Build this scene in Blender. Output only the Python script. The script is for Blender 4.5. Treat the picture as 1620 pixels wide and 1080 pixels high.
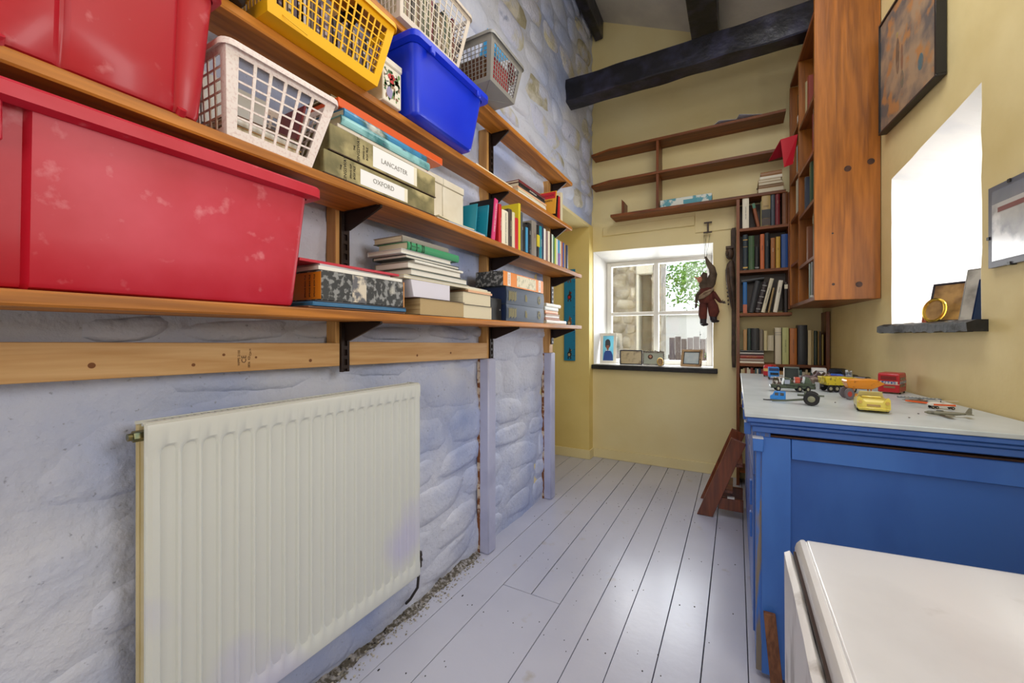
import bpy, bmesh, math, random
from mathutils import Matrix, Vector, noise
random.seed(7)
PI=math.pi
scn=bpy.context.scene
COL=scn.collection
for o in list(bpy.data.objects): bpy.data.objects.remove(o)
# ------------------------------------------------------------ camera, sky, lamps, exposure
CH=1.15; FPX=640.0; YAW=math.atan(355/640.)
cam=bpy.data.cameras.new('camera'); camo=bpy.data.objects.new('camera',cam); COL.objects.link(camo)
camo.location=(0,0,CH); camo.rotation_euler=(PI/2,0,YAW)
cam.sensor_width=36; cam.lens=FPX/1620*36; cam.shift_y=-9/1620.; cam.clip_start=.02; cam.clip_end=200
scn.camera=camo
scn.view_settings.view_transform='Standard'; scn.view_settings.look='None'
scn.view_settings.exposure=0.37; scn.view_settings.gamma=1; scn.view_settings.use_curve_mapping=False
w=bpy.data.worlds.new('world'); scn.world=w; w.use_nodes=True
bg=w.node_tree.nodes['Background']; bg.inputs[0].default_value=(.86,.93,1,1); bg.inputs[1].default_value=1.7
def lamp(name,loc,rot,sx,sy,p,col=(1,1,1),spread=None):
    l=bpy.data.lights.new(name,'AREA'); l.shape='RECTANGLE'; l.size=sx; l.size_y=sy; l.energy=p; l.color=col
    if spread: l.spread=spread
    o=bpy.data.objects.new(name,l); COL.objects.link(o); o.location=loc; o.rotation_euler=rot; return o
# added fill lamps first, then daylight through the far window and the side window
lamp('rear_fill',(-.15,-1.55,1.75),(math.radians(82),0,0),1.6,1.9,15,(1,.99,.98))  # added fill, standing in for an unseen opening behind the viewpoint
lamp('overhead_fill',(.1,1.3,3.3),(0,math.radians(-8),0),.9,2.2,25,(1,.995,.99))  # added overhead fill to brighten the back; no roof window is built
lamp('near_side_fill',(.80,.72,1.75),(0,math.radians(90),0),.75,.55,8,(.97,.99,1))  # added out-of-view lamp lighting the left shelves and bins
lamp('far_window_daylight',(-.66,4.35,1.45),(math.radians(-90),0,0),.95,1.0,24,(.95,.98,1))
lamp('side_window_daylight',(1.45,2.38,1.75),(0,math.radians(90),0),1.2,.8,30,(1,.98,.96))
# ------------------------------------------------------------ geometry of the view, used only to read positions on real planes
_s,_c=math.sin(YAW),math.cos(YAW)
def ray(u,v=531.):
    t=(u-810)/FPX; return (-_s+_c*t,_c+_s*t,-(v-531)/FPX)
def onX(u,v,X):
    d=ray(u,v);k=X/d[0];return (k*d[1],CH+k*d[2])
def onY(u,v,Y):
    d=ray(u,v);k=Y/d[1];return (k*d[0],CH+k*d[2])
def onZ(u,v,Z):
    d=ray(u,v);k=(Z-CH)/d[2];return (k*d[0],k*d[1])
# ------------------------------------------------------------ materials
def lin(h):
    if isinstance(h,tuple): return h
    h=h.lstrip('#'); r=[int(h[i:i+2],16)/255. for i in (0,2,4)]
    return tuple(((x/12.92) if x<=.04045 else ((x+.055)/1.055)**2.4) for x in r)
MC={}
def mat(name,c,rough=.5,c2=None,ns=8.,nd=4,mix=(.35,.65),bump=0.,bs=60.,metal=0.,coat=0.,stretch=(1,1,1),c3=None,ns3=30.,mix3=(.6,.7),emit=0,trans=0,spec=.5,alpha=1,world=False):
    if name in MC: return MC[name]
    m=bpy.data.materials.new(name); m.use_nodes=True; N=m.node_tree.nodes; L=m.node_tree.links
    p=N['Principled BSDF']; p.inputs['Roughness'].default_value=rough; p.inputs['Metallic'].default_value=metal
    p.inputs['Coat Weight'].default_value=coat; p.inputs['Coat Roughness'].default_value=.16; p.inputs['Specular IOR Level'].default_value=spec
    p.inputs['Transmission Weight'].default_value=trans
    a=lin(c)+(1,); p.inputs['Base Color'].default_value=a
    if emit: p.inputs['Emission Color'].default_value=a; p.inputs['Emission Strength'].default_value=emit
    tc=N.new('ShaderNodeTexCoord'); mp=N.new('ShaderNodeMapping'); mp.inputs['Scale'].default_value=stretch
    if world:
        g=N.new('ShaderNodeNewGeometry'); L.new(g.outputs['Position'],mp.inputs[0])
    else: L.new(tc.outputs['Object'],mp.inputs[0])
    out=None
    def rampmix(base,col,scale,rng,det):
        n=N.new('ShaderNodeTexNoise'); n.inputs['Scale'].default_value=scale; n.inputs['Detail'].default_value=det
        L.new(mp.outputs[0],n.inputs['Vector'])
        r=N.new('ShaderNodeMapRange'); r.inputs[1].default_value=rng[0]; r.inputs[2].default_value=rng[1]
        L.new(n.outputs[0],r.inputs[0])
        x=N.new('ShaderNodeMix'); x.data_type='RGBA'; L.new(r.outputs[0],x.inputs[0])
        if isinstance(base,tuple): x.inputs[6].default_value=base
        else: L.new(base,x.inputs[6])
        x.inputs[7].default_value=lin(col)+(1,)
        return x.outputs[2]
    cur=a
    if c2: cur=rampmix(cur,c2,ns,mix,nd)
    if c3: cur=rampmix(cur,c3,ns3,mix3,6)
    if not isinstance(cur,tuple): L.new(cur,p.inputs['Base Color'])
    if bump:
        n=N.new('ShaderNodeTexNoise'); n.inputs['Scale'].default_value=bs; n.inputs['Detail'].default_value=5
        L.new(mp.outputs[0],n.inputs['Vector'])
        b=N.new('ShaderNodeBump'); b.inputs['Strength'].default_value=1; b.inputs['Distance'].default_value=bump
        L.new(n.outputs[0],b.inputs['Height']); L.new(b.outputs[0],p.inputs['Normal'])
    MC[name]=m; return m
def wood(name,ca,cb,axis=1,rough=.45,ring=14.,knot=None,coat=0.,bump=.0006,dist=.9):
    if name in MC: return MC[name]
    m=bpy.data.materials.new(name); m.use_nodes=True; N=m.node_tree.nodes; L=m.node_tree.links
    p=N['Principled BSDF']; p.inputs['Roughness'].default_value=rough; p.inputs['Coat Weight'].default_value=coat
    tc=N.new('ShaderNodeTexCoord'); mp=N.new('ShaderNodeMapping'); s=[1,1,1]; s[axis]=.07
    mp.inputs['Scale'].default_value=s
    oi=N.new('ShaderNodeObjectInfo'); va=N.new('ShaderNodeVectorMath'); va.operation='ADD'
    vm=N.new('ShaderNodeVectorMath'); vm.operation='SCALE'; vm.inputs[0].default_value=(3,5,7); L.new(oi.outputs['Random'],vm.inputs['Scale'])
    L.new(tc.outputs['Object'],mp.inputs[0]); L.new(mp.outputs[0],va.inputs[0]); L.new(vm.outputs[0],va.inputs[1])
    n1=N.new('ShaderNodeTexNoise'); n1.inputs['Scale'].default_value=ring; n1.inputs['Detail'].default_value=3; n1.inputs['Distortion'].default_value=dist
    n2=N.new('ShaderNodeTexNoise'); n2.inputs['Scale'].default_value=ring*9; n2.inputs['Detail'].default_value=4
    L.new(va.outputs[0],n1.inputs['Vector']); L.new(va.outputs[0],n2.inputs['Vector'])
    mu=N.new('ShaderNodeMath'); mu.operation='MULTIPLY'; mu.inputs[1].default_value=5; L.new(n1.outputs[0],mu.inputs[0])
    fr=N.new('ShaderNodeMath'); fr.operation='PINGPONG'; fr.inputs[1].default_value=.5; L.new(mu.outputs[0],fr.inputs[0])
    ad=N.new('ShaderNodeMath'); ad.operation='ADD'; L.new(fr.outputs[0],ad.inputs[0]); L.new(n2.outputs[0],ad.inputs[1])
    r=N.new('ShaderNodeMapRange'); r.inputs[1].default_value=.35; r.inputs[2].default_value=1.05; L.new(ad.outputs[0],r.inputs[0])
    x=N.new('ShaderNodeMix'); x.data_type='RGBA'; L.new(r.outputs[0],x.inputs[0]); x.inputs[6].default_value=lin(ca)+(1,); x.inputs[7].default_value=lin(cb)+(1,)
    L.new(x.outputs[2],p.inputs['Base Color'])
    b=N.new('ShaderNodeBump'); b.inputs['Distance'].default_value=bump; L.new(ad.outputs[0],b.inputs['Height']); L.new(b.outputs[0],p.inputs['Normal'])
    MC[name]=m; return m
# ------------------------------------------------------------ mesh builder
MATX={}
class M:
    def __init__(s): s.v=[];s.f=[];s.m=[];s.T=None
    def add(s,vs,fs,m=0):
        b=len(s.v)
        for p in vs:
            p=Vector(p)
            if s.T is not None: p=s.T@p
            s.v.append(p)
        for f in fs: s.f.append([i+b for i in f]); s.m.append(m)
        return s
    def box(s,x0,x1,y0,y1,z0,z1,m=0):
        return s.add([(x,y,z) for z in (z0,z1) for y in (y0,y1) for x in (x0,x1)],
            [(0,2,3,1),(4,5,7,6),(0,1,5,4),(2,6,7,3),(0,4,6,2),(1,3,7,5)],m)
    def loft(s,rings,m=0,c0=True,c1=True,closed=True):
        n=len(rings[0]); vs=[p for r in rings for p in r]; fs=[]
        for i in range(len(rings)-1):
            for j in range(n if closed else n-1):
                k=(j+1)%n; fs.append((i*n+j,i*n+k,(i+1)*n+k,(i+1)*n+j))
        if c0: fs.append(tuple(range(n-1,-1,-1)))
        if c1: fs.append(tuple((len(rings)-1)*n+j for j in range(n)))
        return s.add(vs,fs,m)
    def cyl(s,p,q,r0,r1=None,n=12,m=0,cap=True):
        p=Vector(p);q=Vector(q);r1=r0 if r1 is None else r1
        d=(q-p).normalized(); a=d.orthogonal().normalized(); b=d.cross(a)
        R=[[c+(a*math.cos(2*PI*i/n)+b*math.sin(2*PI*i/n))*r for i in range(n)] for c,r in ((p,r0),(q,r1))]
        return s.loft(R,m,cap,cap)
    def tube(s,pts,r,n=8,m=0):
        pts=[Vector(p) for p in pts]; R=[]
        d0=(pts[1]-pts[0]).normalized(); a=d0.orthogonal().normalized()
        for i,p in enumerate(pts):
            d=(pts[min(i+1,len(pts)-1)]-pts[max(i-1,0)]).normalized()
            a=(a-d*a.dot(d)).normalized(); b=d.cross(a); rr=r[i] if isinstance(r,(list,tuple)) else r
            R.append([p+(a*math.cos(2*PI*j/n)+b*math.sin(2*PI*j/n))*rr for j in range(n)])
        return s.loft(R,m)
    def ell(s,c,r,nu=12,nv=8,m=0):
        c=Vector(c); R=[]
        for j in range(1,nv):
            ph=PI*j/nv
            R.append([c+Vector((r[0]*math.sin(ph)*math.cos(2*PI*i/nu),r[1]*math.sin(ph)*math.sin(2*PI*i/nu),-r[2]*math.cos(ph))) for i in range(nu)])
        return s.loft(R,m)
    def extr(s,pts,o,a,b,n,m=0):   # polygon pts in plane (a,b) at origin o, extruded along n
        o=Vector(o);a=Vector(a);b=Vector(b);n=Vector(n)
        lo=[o+a*p[0]+b*p[1] for p in pts]; return s.loft([lo,[p+n for p in lo]],m)
    def slab(s,p00,p10,p11,p01,t,m=0):
        P=[Vector(p) for p in (p00,p10,p11,p01)]; nn=(P[1]-P[0]).cross(P[3]-P[0]).normalized()*t
        return s.loft([P,[p+nn for p in P]],m)
    def build(s,name,mats,parent=None,world=False,org=None,smooth=False,bevel=0,bseg=1,subd=0):
        V=s.v
        if world and parent is not None:
            I=MATX[parent.name].inverted(); V=[I@p for p in V]
        if org is not None: V=[p-Vector(org) for p in V]
        me=bpy.data.meshes.new(name); me.from_pydata([tuple(p) for p in V],[],s.f)
        if not isinstance(mats,(list,tuple)): mats=[mats]
        for k in mats: me.materials.append(k)
        if len(mats)>1:
            for i,p in enumerate(me.polygons): p.material_index=s.m[i]
        bm=bmesh.new(); bm.from_mesh(me); bmesh.ops.recalc_face_normals(bm,faces=bm.faces); bm.to_mesh(me); bm.free()
        o=bpy.data.objects.new(name,me); COL.objects.link(o)
        if org is not None: o.location=org
        if parent is not None: o.parent=parent; MATX[o.name]=MATX[parent.name]
        else: MATX[o.name]=Matrix.Translation(Vector(org)) if org is not None else Matrix()
        if bevel:
            b=o.modifiers.new('bevel','BEVEL'); b.width=bevel; b.segments=bseg; b.limit_method='ANGLE'; b.angle_limit=.6
        if smooth or bevel:
            for p in me.polygons: p.use_smooth=True
            try: me.set_sharp_from_angle(angle=math.radians(38))
            except Exception: pass
        if subd:
            b=o.modifiers.new('subd','SUBSURF'); b.levels=subd; b.render_levels=subd
        return o
LABELS={}
def tag(o,label,cat,group=None):
    LABELS.setdefault(label,[]).append(o.name)
    o['label']=label;o['category']=cat
    if group:o['group']=group
    return o
def thing(name,label,cat,loc=(0,0,0),rz=0,group=None,rx=0,ry=0):
    o=bpy.data.objects.new(name,None); COL.objects.link(o); o.empty_display_size=.05
    o.location=loc; o.rotation_euler=(rx,ry,rz)
    from mathutils import Euler
    MATX[o.name]=Matrix.Translation(Vector(loc))@Euler((rx,ry,rz)).to_matrix().to_4x4()
    tag(o,label,cat,group); return o
def struct(o): o['kind']='structure'; return o
def sthing(name,loc=(0,0,0),rz=0):
    o=bpy.data.objects.new(name,None); COL.objects.link(o); o.location=loc; o.rotation_euler=(0,0,rz)
    MATX[o.name]=Matrix.Translation(Vector(loc))@Matrix.Rotation(rz,4,'Z'); o['kind']='structure'; return o
def text(name,s,size,mtx,m,parent,ext=.0003,sx=1.,align='CENTER'):
    cu=bpy.data.curves.new('t','FONT'); cu.body=s; cu.size=size; cu.extrude=ext; cu.align_x=align; cu.align_y='CENTER'; cu.resolution_u=2
    t=bpy.data.objects.new('t',cu); COL.objects.link(t)
    dg=bpy.context.evaluated_depsgraph_get(); me=bpy.data.meshes.new_from_object(t.evaluated_get(dg))
    bpy.data.objects.remove(t); bpy.data.curves.remove(cu)
    me.transform(mtx@Matrix.Diagonal((sx,1,1,1))); me.name=name; me.materials.clear(); me.materials.append(m)
    o=bpy.data.objects.new(name,me); COL.objects.link(o); o.parent=parent; return o
def basis(o,x,y):   # matrix with text right=x, up=y
    x=Vector(x).normalized(); y=Vector(y).normalized(); z=x.cross(y)
    Mx=Matrix((x,y,z)).transposed().to_4x4(); return Matrix.Translation(Vector(o))@Mx
# ------------------------------------------------------------ setting
XL=-1.2; YB=3.755
wall_paint=mat('lavender_limewash','#cfd3e3',.7,'#9fafdc',1.5,6,(.44,.66),.007,38.,c3='#7d8196',ns3=75.,mix3=(.66,.78),world=True)
damp_paint=wall_paint
worn_stone=mat('worn_limewashed_stone','#cdc9c0',.85,'#a39d86',7.,6,(.45,.6),.012,48.,c3='#c5cae2',ns3=5.,mix3=(.5,.58),world=True)
stone_mid=mat('patchy_limewashed_stone','#c8cce4',.8,'#c4c0ae',5.,6,(.5,.62),.010,48.,c3='#8f98b8',ns3=14.,mix3=(.62,.75),world=True)
yellow=mat('yellow_emulsion','#eee0ae',.6,'#e6d49a',1.6,3,(.35,.7),.0012,25.,world=True)
yellow_r=mat('yellow_emulsion_right_shaded','#e8d49a',.6,'#d6bf80',2.6,4,(.35,.7),.0018,18.,world=True)  # darker yellow: the right wall's shade is put into the colour
white_paint=mat('white_reveal_paint','#f4f2ee',.5,'#e4e4e6',6.,3,(.5,.8),.001,40.)
ceil_m=mat('white_ceiling_plaster','#d8d4cc',.8,'#c8c4c0',4.,4,bump=.002,bs=18.,world=True)
black_wood=mat('black_beam_painted_sheen','#17171f',.33,'#35354e',9.,5,(.45,.75),.006,14.,stretch=(1,1,1),world=True)  # bluish patches paint the beams' sheen into the colour
frame_white=mat('white_gloss_paint','#f2f0ea',.35)
floor_m=mat('lavender_grey_floor_paint','#c2c3d2',.28,'#b2b4c6',1.3,5,(.4,.7),.0006,30.,c3='#a89f92',ns3=7.,mix3=(.66,.8),world=True,coat=.12,stretch=(1,1,1))
dark_gap=mat('dark_floor_gap','#1b1a1e',.9)
slate=mat('black_slate','#131214',.5,'#2c2a2a',14.,5,(.5,.75),.004,40.)
tim=wood('pale_pine_batten','#d9b07a','#c39358',1,.55,9.)
timz=wood('pale_pine_upright','#d9a866','#b98447',2,.55,9.)
# floor
fl=sthing('floor')
M().box(-2.3,1.3,-1.8,YB+.1,-.06,-.02).build('subfloor',dark_gap,fl)
edges=[-2.24,-2.1,-1.96,-1.81,-1.66,-1.52,-1.38,-1.235,-1.095,-.945,-.80,-.662,-.52,-.388,-.2465,-.105,.036,.178,.32,.46,.6,.74,.88,1.02]
for i in range(len(edges)-1):
    a,b=edges[i],edges[i+1]
    if abs(a+.945)<.001:
        segs=[(a,-.662,-1.8,1.6165),(a,b,1.6195,YB)]
    elif abs(a+.80)<.001: segs=[(a,b,1.6195,YB)]
    else: segs=[(a,b,-1.8,YB)]
    for (p,q,y0,y1) in segs:
        g=.0009+.0014*random.random()
        dz=-.0008*random.random()
        o=M().box(p+g,q-g,y0,y1,-.021,dz).build('floor_board',floor_m,fl,bevel=.0012)
nb=M()
for x in edges[6:-5]:
    for k,yy in enumerate([.62,1.02,1.45,1.88,2.3,2.74,3.2,3.6]):
        for dx in (.025,.1):
            X=x+dx+random.uniform(-.01,.01); Y=yy+random.uniform(-.035,.035)
            if random.random()<.25: continue
            r=random.uniform(.0018,.0034); n=6; an=random.random()*6; e=random.uniform(1,2)
            nb.loft([[(X+r*math.cos(an+2*PI*i/n),Y+e*r*math.sin(an+2*PI*i/n),z) for i in range(n)] for z in (-.002,.0006)])
for i in range(90):
    X=random.gauss(-.55,.28); Y=random.uniform(.9,3.3); r=random.uniform(.0008,.0022)
    nb.loft([[(X+r*math.cos(2*PI*k/5),Y+1.5*r*math.sin(2*PI*k/5),z) for k in range(5)] for z in (-.002,.0005)])
o=nb.build('floor_nail',mat('nail_iron','#22201f',.6),fl); o['kind']='stuff'
# grit along the foot of the stone wall
gb=M()
for i in range(700):
    X=-1.19+abs(random.gauss(0,.035)); Y=random.uniform(.1,1.75); r=random.uniform(.0012,.005)
    gb.ell((X,Y,r*.5),(r,r*random.uniform(.7,1.3),r*.7),5,3)
o=gb.build('plaster_grit',mat('plaster_grit','#6d6658',.9,'#c9c2b6',40.),fl); o['kind']='stuff'

m=M(); 
ny,nz=150,5; vs=[];fs=[]
for i in range(ny+1):
    y=.1+1.68*i/ny; h=.010+.022*abs(noise.noise(Vector((y*7,0,3))))+.012*abs(noise.noise(Vector((y*30,1,3)))); wd=.035+.05*abs(noise.noise(Vector((y*5,2,3))))
    for j in range(nz+1):
        t=j/nz; vs.append((-1.21+wd*t+.004*noise.noise(Vector((y*60,t*5,1))),y,max(-.001,h*(1-t)**1.5+.006*noise.noise(Vector((y*50,t*9,2))))))
for i in range(ny):
    for j in range(nz): a=i*(nz+1)+j; fs.append((a,a+1,a+nz+2,a+nz+1))
m.add(vs,fs); o=m.build('crumbled_plaster',mat('crumbled_plaster','#5f594f',.95,'#a9a6a8',60.,6,(.46,.62),.004,120.,c3='#25211e',ns3=90.,mix3=(.58,.66),world=True),fl); o['kind']='stuff'
# left stone wall: undulating limewashed bed with proud stones
def bed(y0,y1,z0,z1,st,fn):
    ny=max(2,int((y1-y0)/st)); nz=max(2,int((z1-z0)/st)); vs=[];fs=[]
    for j in range(nz+1):
        for i in range(ny+1):
            y=y0+(y1-y0)*i/ny; z=z0+(z1-z0)*j/nz; vs.append((fn(y,z),y,z))
    for j in range(nz):
        for i in range(ny): a=j*(ny+1)+i; fs.append((a,a+1,a+ny+2,a+ny+1))
    return vs,fs
def wn(y,z):
    a=noise.noise(Vector((y*3.1,z*4.3,1.7)))*.014+noise.noise(Vector((y*7,z*11,5.)))*.010+noise.noise(Vector((y*22,z*28,9.)))*.0035+noise.noise(Vector((y*50,z*55,3.)))*.0015
    return XL-.006+a
wl=sthing('wall_left')
m=M(); m.add(*bed(-1.8,2.66,0,4.3,.022,wn)); m.add(*bed(2.66,YB,2.19,4.3,.022,wn))
m.build('limewash_bed',wall_paint,wl,smooth=True)
M().box(XL-.45,XL-.03,-1.8,2.66,0,4.3).box(XL-.45,XL-.03,2.66,YB+.2,2.19,4.3).build('wall_core',wall_paint,wl)
def stone_mesh(a,b,h,seed,mapf,seg=14):
    rnd=random.Random(seed); rot=rnd.uniform(-.12,.12); ph=[rnd.uniform(0,6) for _ in range(3)]
    rings=[]; 
    for (f,hh) in ((1.0,-.45),(.9,.2),(.74,.7),(.5,.93),(.2,1.0)):
        R=[]
        for i in range(seg):
            t=2*PI*i/seg; c,s=math.cos(t),math.sin(t)
            k=(abs(c)**4.+abs(s)**4.)**(-1/4.)
            k*=1+.08*math.sin(2*t+ph[0])+.06*math.sin(3*t+ph[1])+.04*math.sin(5*t+ph[2])
            x=c*k*a*f; z=s*k*b*f; x,z=x*math.cos(rot)-z*math.sin(rot),x*math.sin(rot)+z*math.cos(rot)
            R.append(mapf(x,z,h*hh+h*.22*math.sin(3.1*x/a+ph[2])*f*.5*(1 if hh>0 else 0)))
        rings.append(R)
    mm=M(); mm.loft(rings,c0=False,c1=True); return mm
def stones(parent,regs,mats,seed,hmin,hmax,wmin,wmax,prmin,prmax,mapf,skip=None,name='stone'):
    rnd=random.Random(seed); n=0
    for (y0,y1,z0,z1) in regs:
        z=z0
        while z<z1-.04:
            h=rnd.uniform(hmin,hmax); 
            if z+h>z1: h=z1-z
            y=y0-rnd.uniform(0,.08)
            while y<y1-.03:
                wd=rnd.uniform(wmin,wmax)*(1 if h>.12 else .8)
                if y+wd>y1: wd=y1-y
                cy,cz=y+wd/2,z+h/2+rnd.uniform(-.008,.008)
                y+=wd
                if wd<.07 or cy-wd/2<y0-.02 or (skip and skip(cy,cz,wd,h)): continue
                f=lambda a_,b_,c_,cy=cy,cz=cz: mapf(cy,cz,a_,b_,c_)
                o=stone_mesh(wd/2-.006,h/2-.005,rnd.uniform(prmin,prmax),rnd.random(),f).build(name,rnd.choice(mats),parent,smooth=True); n+=1
            z+=h
    return n
def ml(cy,cz,a,b,c):
    y,z=cy+a,cz+b; e=noise.noise(Vector((y*16,z*19,2.)))*.006
    return (XL-.006+c+(wn(y,z)-XL+.006)*.75+e*(1 if c>0 else 0),y,z)
stones(wl,[(.0,2.64,0.02,1.2)],[wall_paint],3,.12,.22,.2,.5,.007,.016,ml)
stones(wl,[(1.0,YB-.02,2.26,4.05)],[stone_mid,worn_stone,wall_paint,wall_paint,stone_mid],5,.12,.22,.18,.5,.014,.034,ml,
   skip=lambda y,z,w,h: (2.93<y+w/2 and y-w/2<3.22 and 2.98<z+h/2 and z-h/2<3.24) or z>3.9 and False)
stones(wl,[(.7,2.6,1.62,1.88)],[wall_paint],8,.1,.14,.2,.4,.008,.014,ml)

# recess beyond the opening in the left wall
rc=sthing('wall_recess')
m=M(); m.box(-2.25,XL,3.645,3.8,0,2.19); m.build('recess_back',mat('yellow_recess_shaded','#efd98e',.6,'#e2c878',1.6,3,(.35,.7),.0012,25.,world=True),rc)  # deeper yellow carries the shade of the recess in its colour
m=M(); m.box(-2.35,-2.25,2.5,3.8,0,2.3); m.build('recess_side',yellow,rc)
m=M(); m.box(-2.3,XL-.001,2.66,3.8,2.165,2.19); m.build('recess_soffit',yellow,rc)
m=M(); m.box(-2.3,XL-.012,2.5,2.66,0,2.19); m.build('recess_front',yellow,rc)
m=M(); m.box(XL-.0005,XL+.0,3.645,YB,0,.0); 
struct(M().box(-2.25,XL,3.633,3.645,0,.085).box(XL,XL+.012,3.633,YB-.012,0,.085).build('baseboard_recess',yellow,org=(-1.7,3.64,0),bevel=.002))
struct(M().box(XL,.75,YB-.012,YB,0,.088).build('baseboard_back',yellow,org=(-.3,YB,0),bevel=.002))

# wall with a hole as a thick slab; P(s,z,d) maps wall coordinates and depth into the wall
def hole_wall(P,outer,hole,depth,splay,wallm,name,parent,nsub=10,rough_edge=.0,seed=1):
    # outer, hole: 4 corners (s,z) counter-clockwise from bottom-left
    rnd=random.Random(seed); n=nsub
    def edge(poly,k,t): a=poly[k];b=poly[(k+1)%4]; return (a[0]+(b[0]-a[0])*t,a[1]+(b[1]-a[1])*t)
    out=[];inn=[]
    for k in range(4):
        for i in range(n):
            out.append(edge(outer,k,i/n)); e=edge(hole,k,i/n)
            j=rough_edge if i else 0
            inn.append((e[0]+rnd.uniform(-j,j),e[1]+rnd.uniform(-j,j)))
    cx=sum(p[0] for p in hole)/4; cz=sum(p[1] for p in hole)/4
    back=[(p[0]+(cx-p[0])*splay[0],p[1]+(cz-p[1])*splay[1]) for p in inn]
    m=M(); N=4*n
    rings=[[P(a,b,depth) for a,b in out],[P(a,b,0) for a,b in out],[P(a,b,0) for a,b in inn]]
    m.loft(rings,c0=False,c1=False); m.build(name,wallm,parent)
    return inn,back
# back wall
wb=sthing('wall_back')
Pb=lambda s,z,d:(s,YB+d,z)
hb=[(-1.19,.876),(-.168,.876),(-.17,1.925),(-1.194,1.949)]
inn,back=hole_wall(Pb,[(XL-.6,-.02),(1.3,-.02),(1.3,3.2),(XL-.6,4.4)],hb,.24,(.0,.0),yellow,'plaster_face',wb,8,.002,2)
bk=[(-1.12,.885),(-.185,.885),(-.185,1.85),(-1.12,1.865)]
w1=sthing('window_1',(-.65,YB+.2,.88))
def edge4(poly,n):
    r=[]
    for k in range(4):
        a=poly[k];b=poly[(k+1)%4]
        for i in range(n): r.append((a[0]+(b[0]-a[0])*i/n,a[1]+(b[1]-a[1])*i/n))
    return r
m=M(); m.loft([[(a,YB-.0005,b) for a,b in inn],[(a,YB+.22,b) for a,b in edge4(bk,8)]],c0=False,c1=False)
m.build('window_reveal',white_paint,w1,world=True)
x0,x1,z0,z1=-1.12,-.185,.885,1.865; yf=YB+.2
m=M(); fw=.045
for bx in ((x0,x0+fw,z0,z1),(x1-fw,x1,z0,z1)): m.box(bx[0],bx[1],yf,yf+.05,bx[2],bx[3])
m.box(x0+fw,x1-fw,yf,yf+.05,z1-.04,z1); m.box(x0+fw,x1-fw,yf,yf+.05,z0,z0+.04)
m.build('window_frame',frame_white,w1,world=True,bevel=.004)
xm=-.655
M().box(xm-.022,xm+.022,yf-.008,yf+.04,z0+.04,z1-.04).build('mullion',frame_white,w1,world=True,bevel=.004)
M().box(x0+fw,xm-.022,yf,yf+.035,1.345,1.378).box(xm+.022,x1-fw,yf,yf+.035,1.345,1.378).build('transom',frame_white,w1,world=True,bevel=.004)
glass=mat('window_glass','#ffffff',.0,trans=1.)
gm=MC['window_glass'].node_tree; 
for n_ in list(gm.nodes):
    if n_.type=='BSDF_PRINCIPLED': gm.nodes.remove(n_)
_t=gm.nodes.new('ShaderNodeBsdfTransparent'); _g=gm.nodes.new('ShaderNodeBsdfGlossy'); _g.inputs['Roughness'].default_value=.02
_x=gm.nodes.new('ShaderNodeMixShader'); _x.inputs[0].default_value=.05
gm.links.new(_t.outputs[0],_x.inputs[1]); gm.links.new(_g.outputs[0],_x.inputs[2]); gm.links.new(_x.outputs[0],gm.nodes['Material Output'].inputs[0])
for a,b in ((x0+fw,xm-.022),(xm+.022,x1-fw)):
    for c,d in ((z0+.04,1.345),(1.378,z1-.04)): M().box(a,b,yf+.02,yf+.024,c,d).build('pane',glass,w1,world=True)
M().box(-1.188,-.17,YB+.0,YB+.2,.858,.884).build('inner_sill',white_paint,w1,world=True)
m=M().box(-1.2,-.135,YB-.045,YB+.03,.838,.878)
m.build('window_sill',slate,w1,world=True,bevel=.004)
# right wall, slightly out of square
RA=math.atan(.1); RO=(.755,1.82,0)
RM=Matrix.Translation(Vector(RO))@Matrix.Rotation(RA,4,'Z')
def onR(u,v):
    d=ray(u,v); k=(RO[0]+.1*RO[1])/(d[0]+.1*d[1]); p=RM.inverted()@Vector((k*d[0],k*d[1],CH+k*d[2])); return p.y,p.z
wr=sthing('wall_right',RO,RA)
Pr=lambda s,z,d:(d,s,z)
hr=[(.18,1.206),(.842,1.206),(.842,1.924),(.18,2.021)]
inn,_=hole_wall(Pr,[(-3.9,-.02),(2.1,-.02),(2.1,3.6),(-3.9,3.6)],hr,.5,(0,0),yellow_r,'plaster_face',wr,10,.004,4)
w2=sthing('window_2',RO,RA)
outer=[(.24,1.23),(.80,1.23),(.80,1.80),(.24,1.80)]
m=M(); m.loft([[(-.0005,a,b) for a,b in inn],[(.42,a,b) for a,b in edge4(outer,10)]],c0=False,c1=False)
m.build('window_reveal',white_paint,w2)
m=M(); m.box(.40,.44,.24,.28,1.23,1.8).box(.40,.44,.76,.8,1.23,1.8).box(.4,.44,.28,.76,1.23,1.27).box(.4,.44,.28,.76,1.76,1.8).box(.405,.435,.51,.53,1.27,1.76)
m.build('window_frame',frame_white,w2,bevel=.003)
for a,b in ((.28,.51),(.53,.76)): M().box(.42,.423,a,b,1.27,1.76).build('pane',glass,w2)
m=M(); n=26; R=[]
for i in range(n+1):
    s=.145+(.86-.145)*i/n; j=lambda: random.uniform(-.004,.004)
    R.append([(-.05+j(),s,1.165+j()),(.02,s,1.165),(.02,s,1.2055),(-.03+j(),s,1.2055+j()*.3),(-.052+j(),s,1.197+j())])
m.loft(R); m.build('window_sill',slate,w2,smooth=True)
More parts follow.
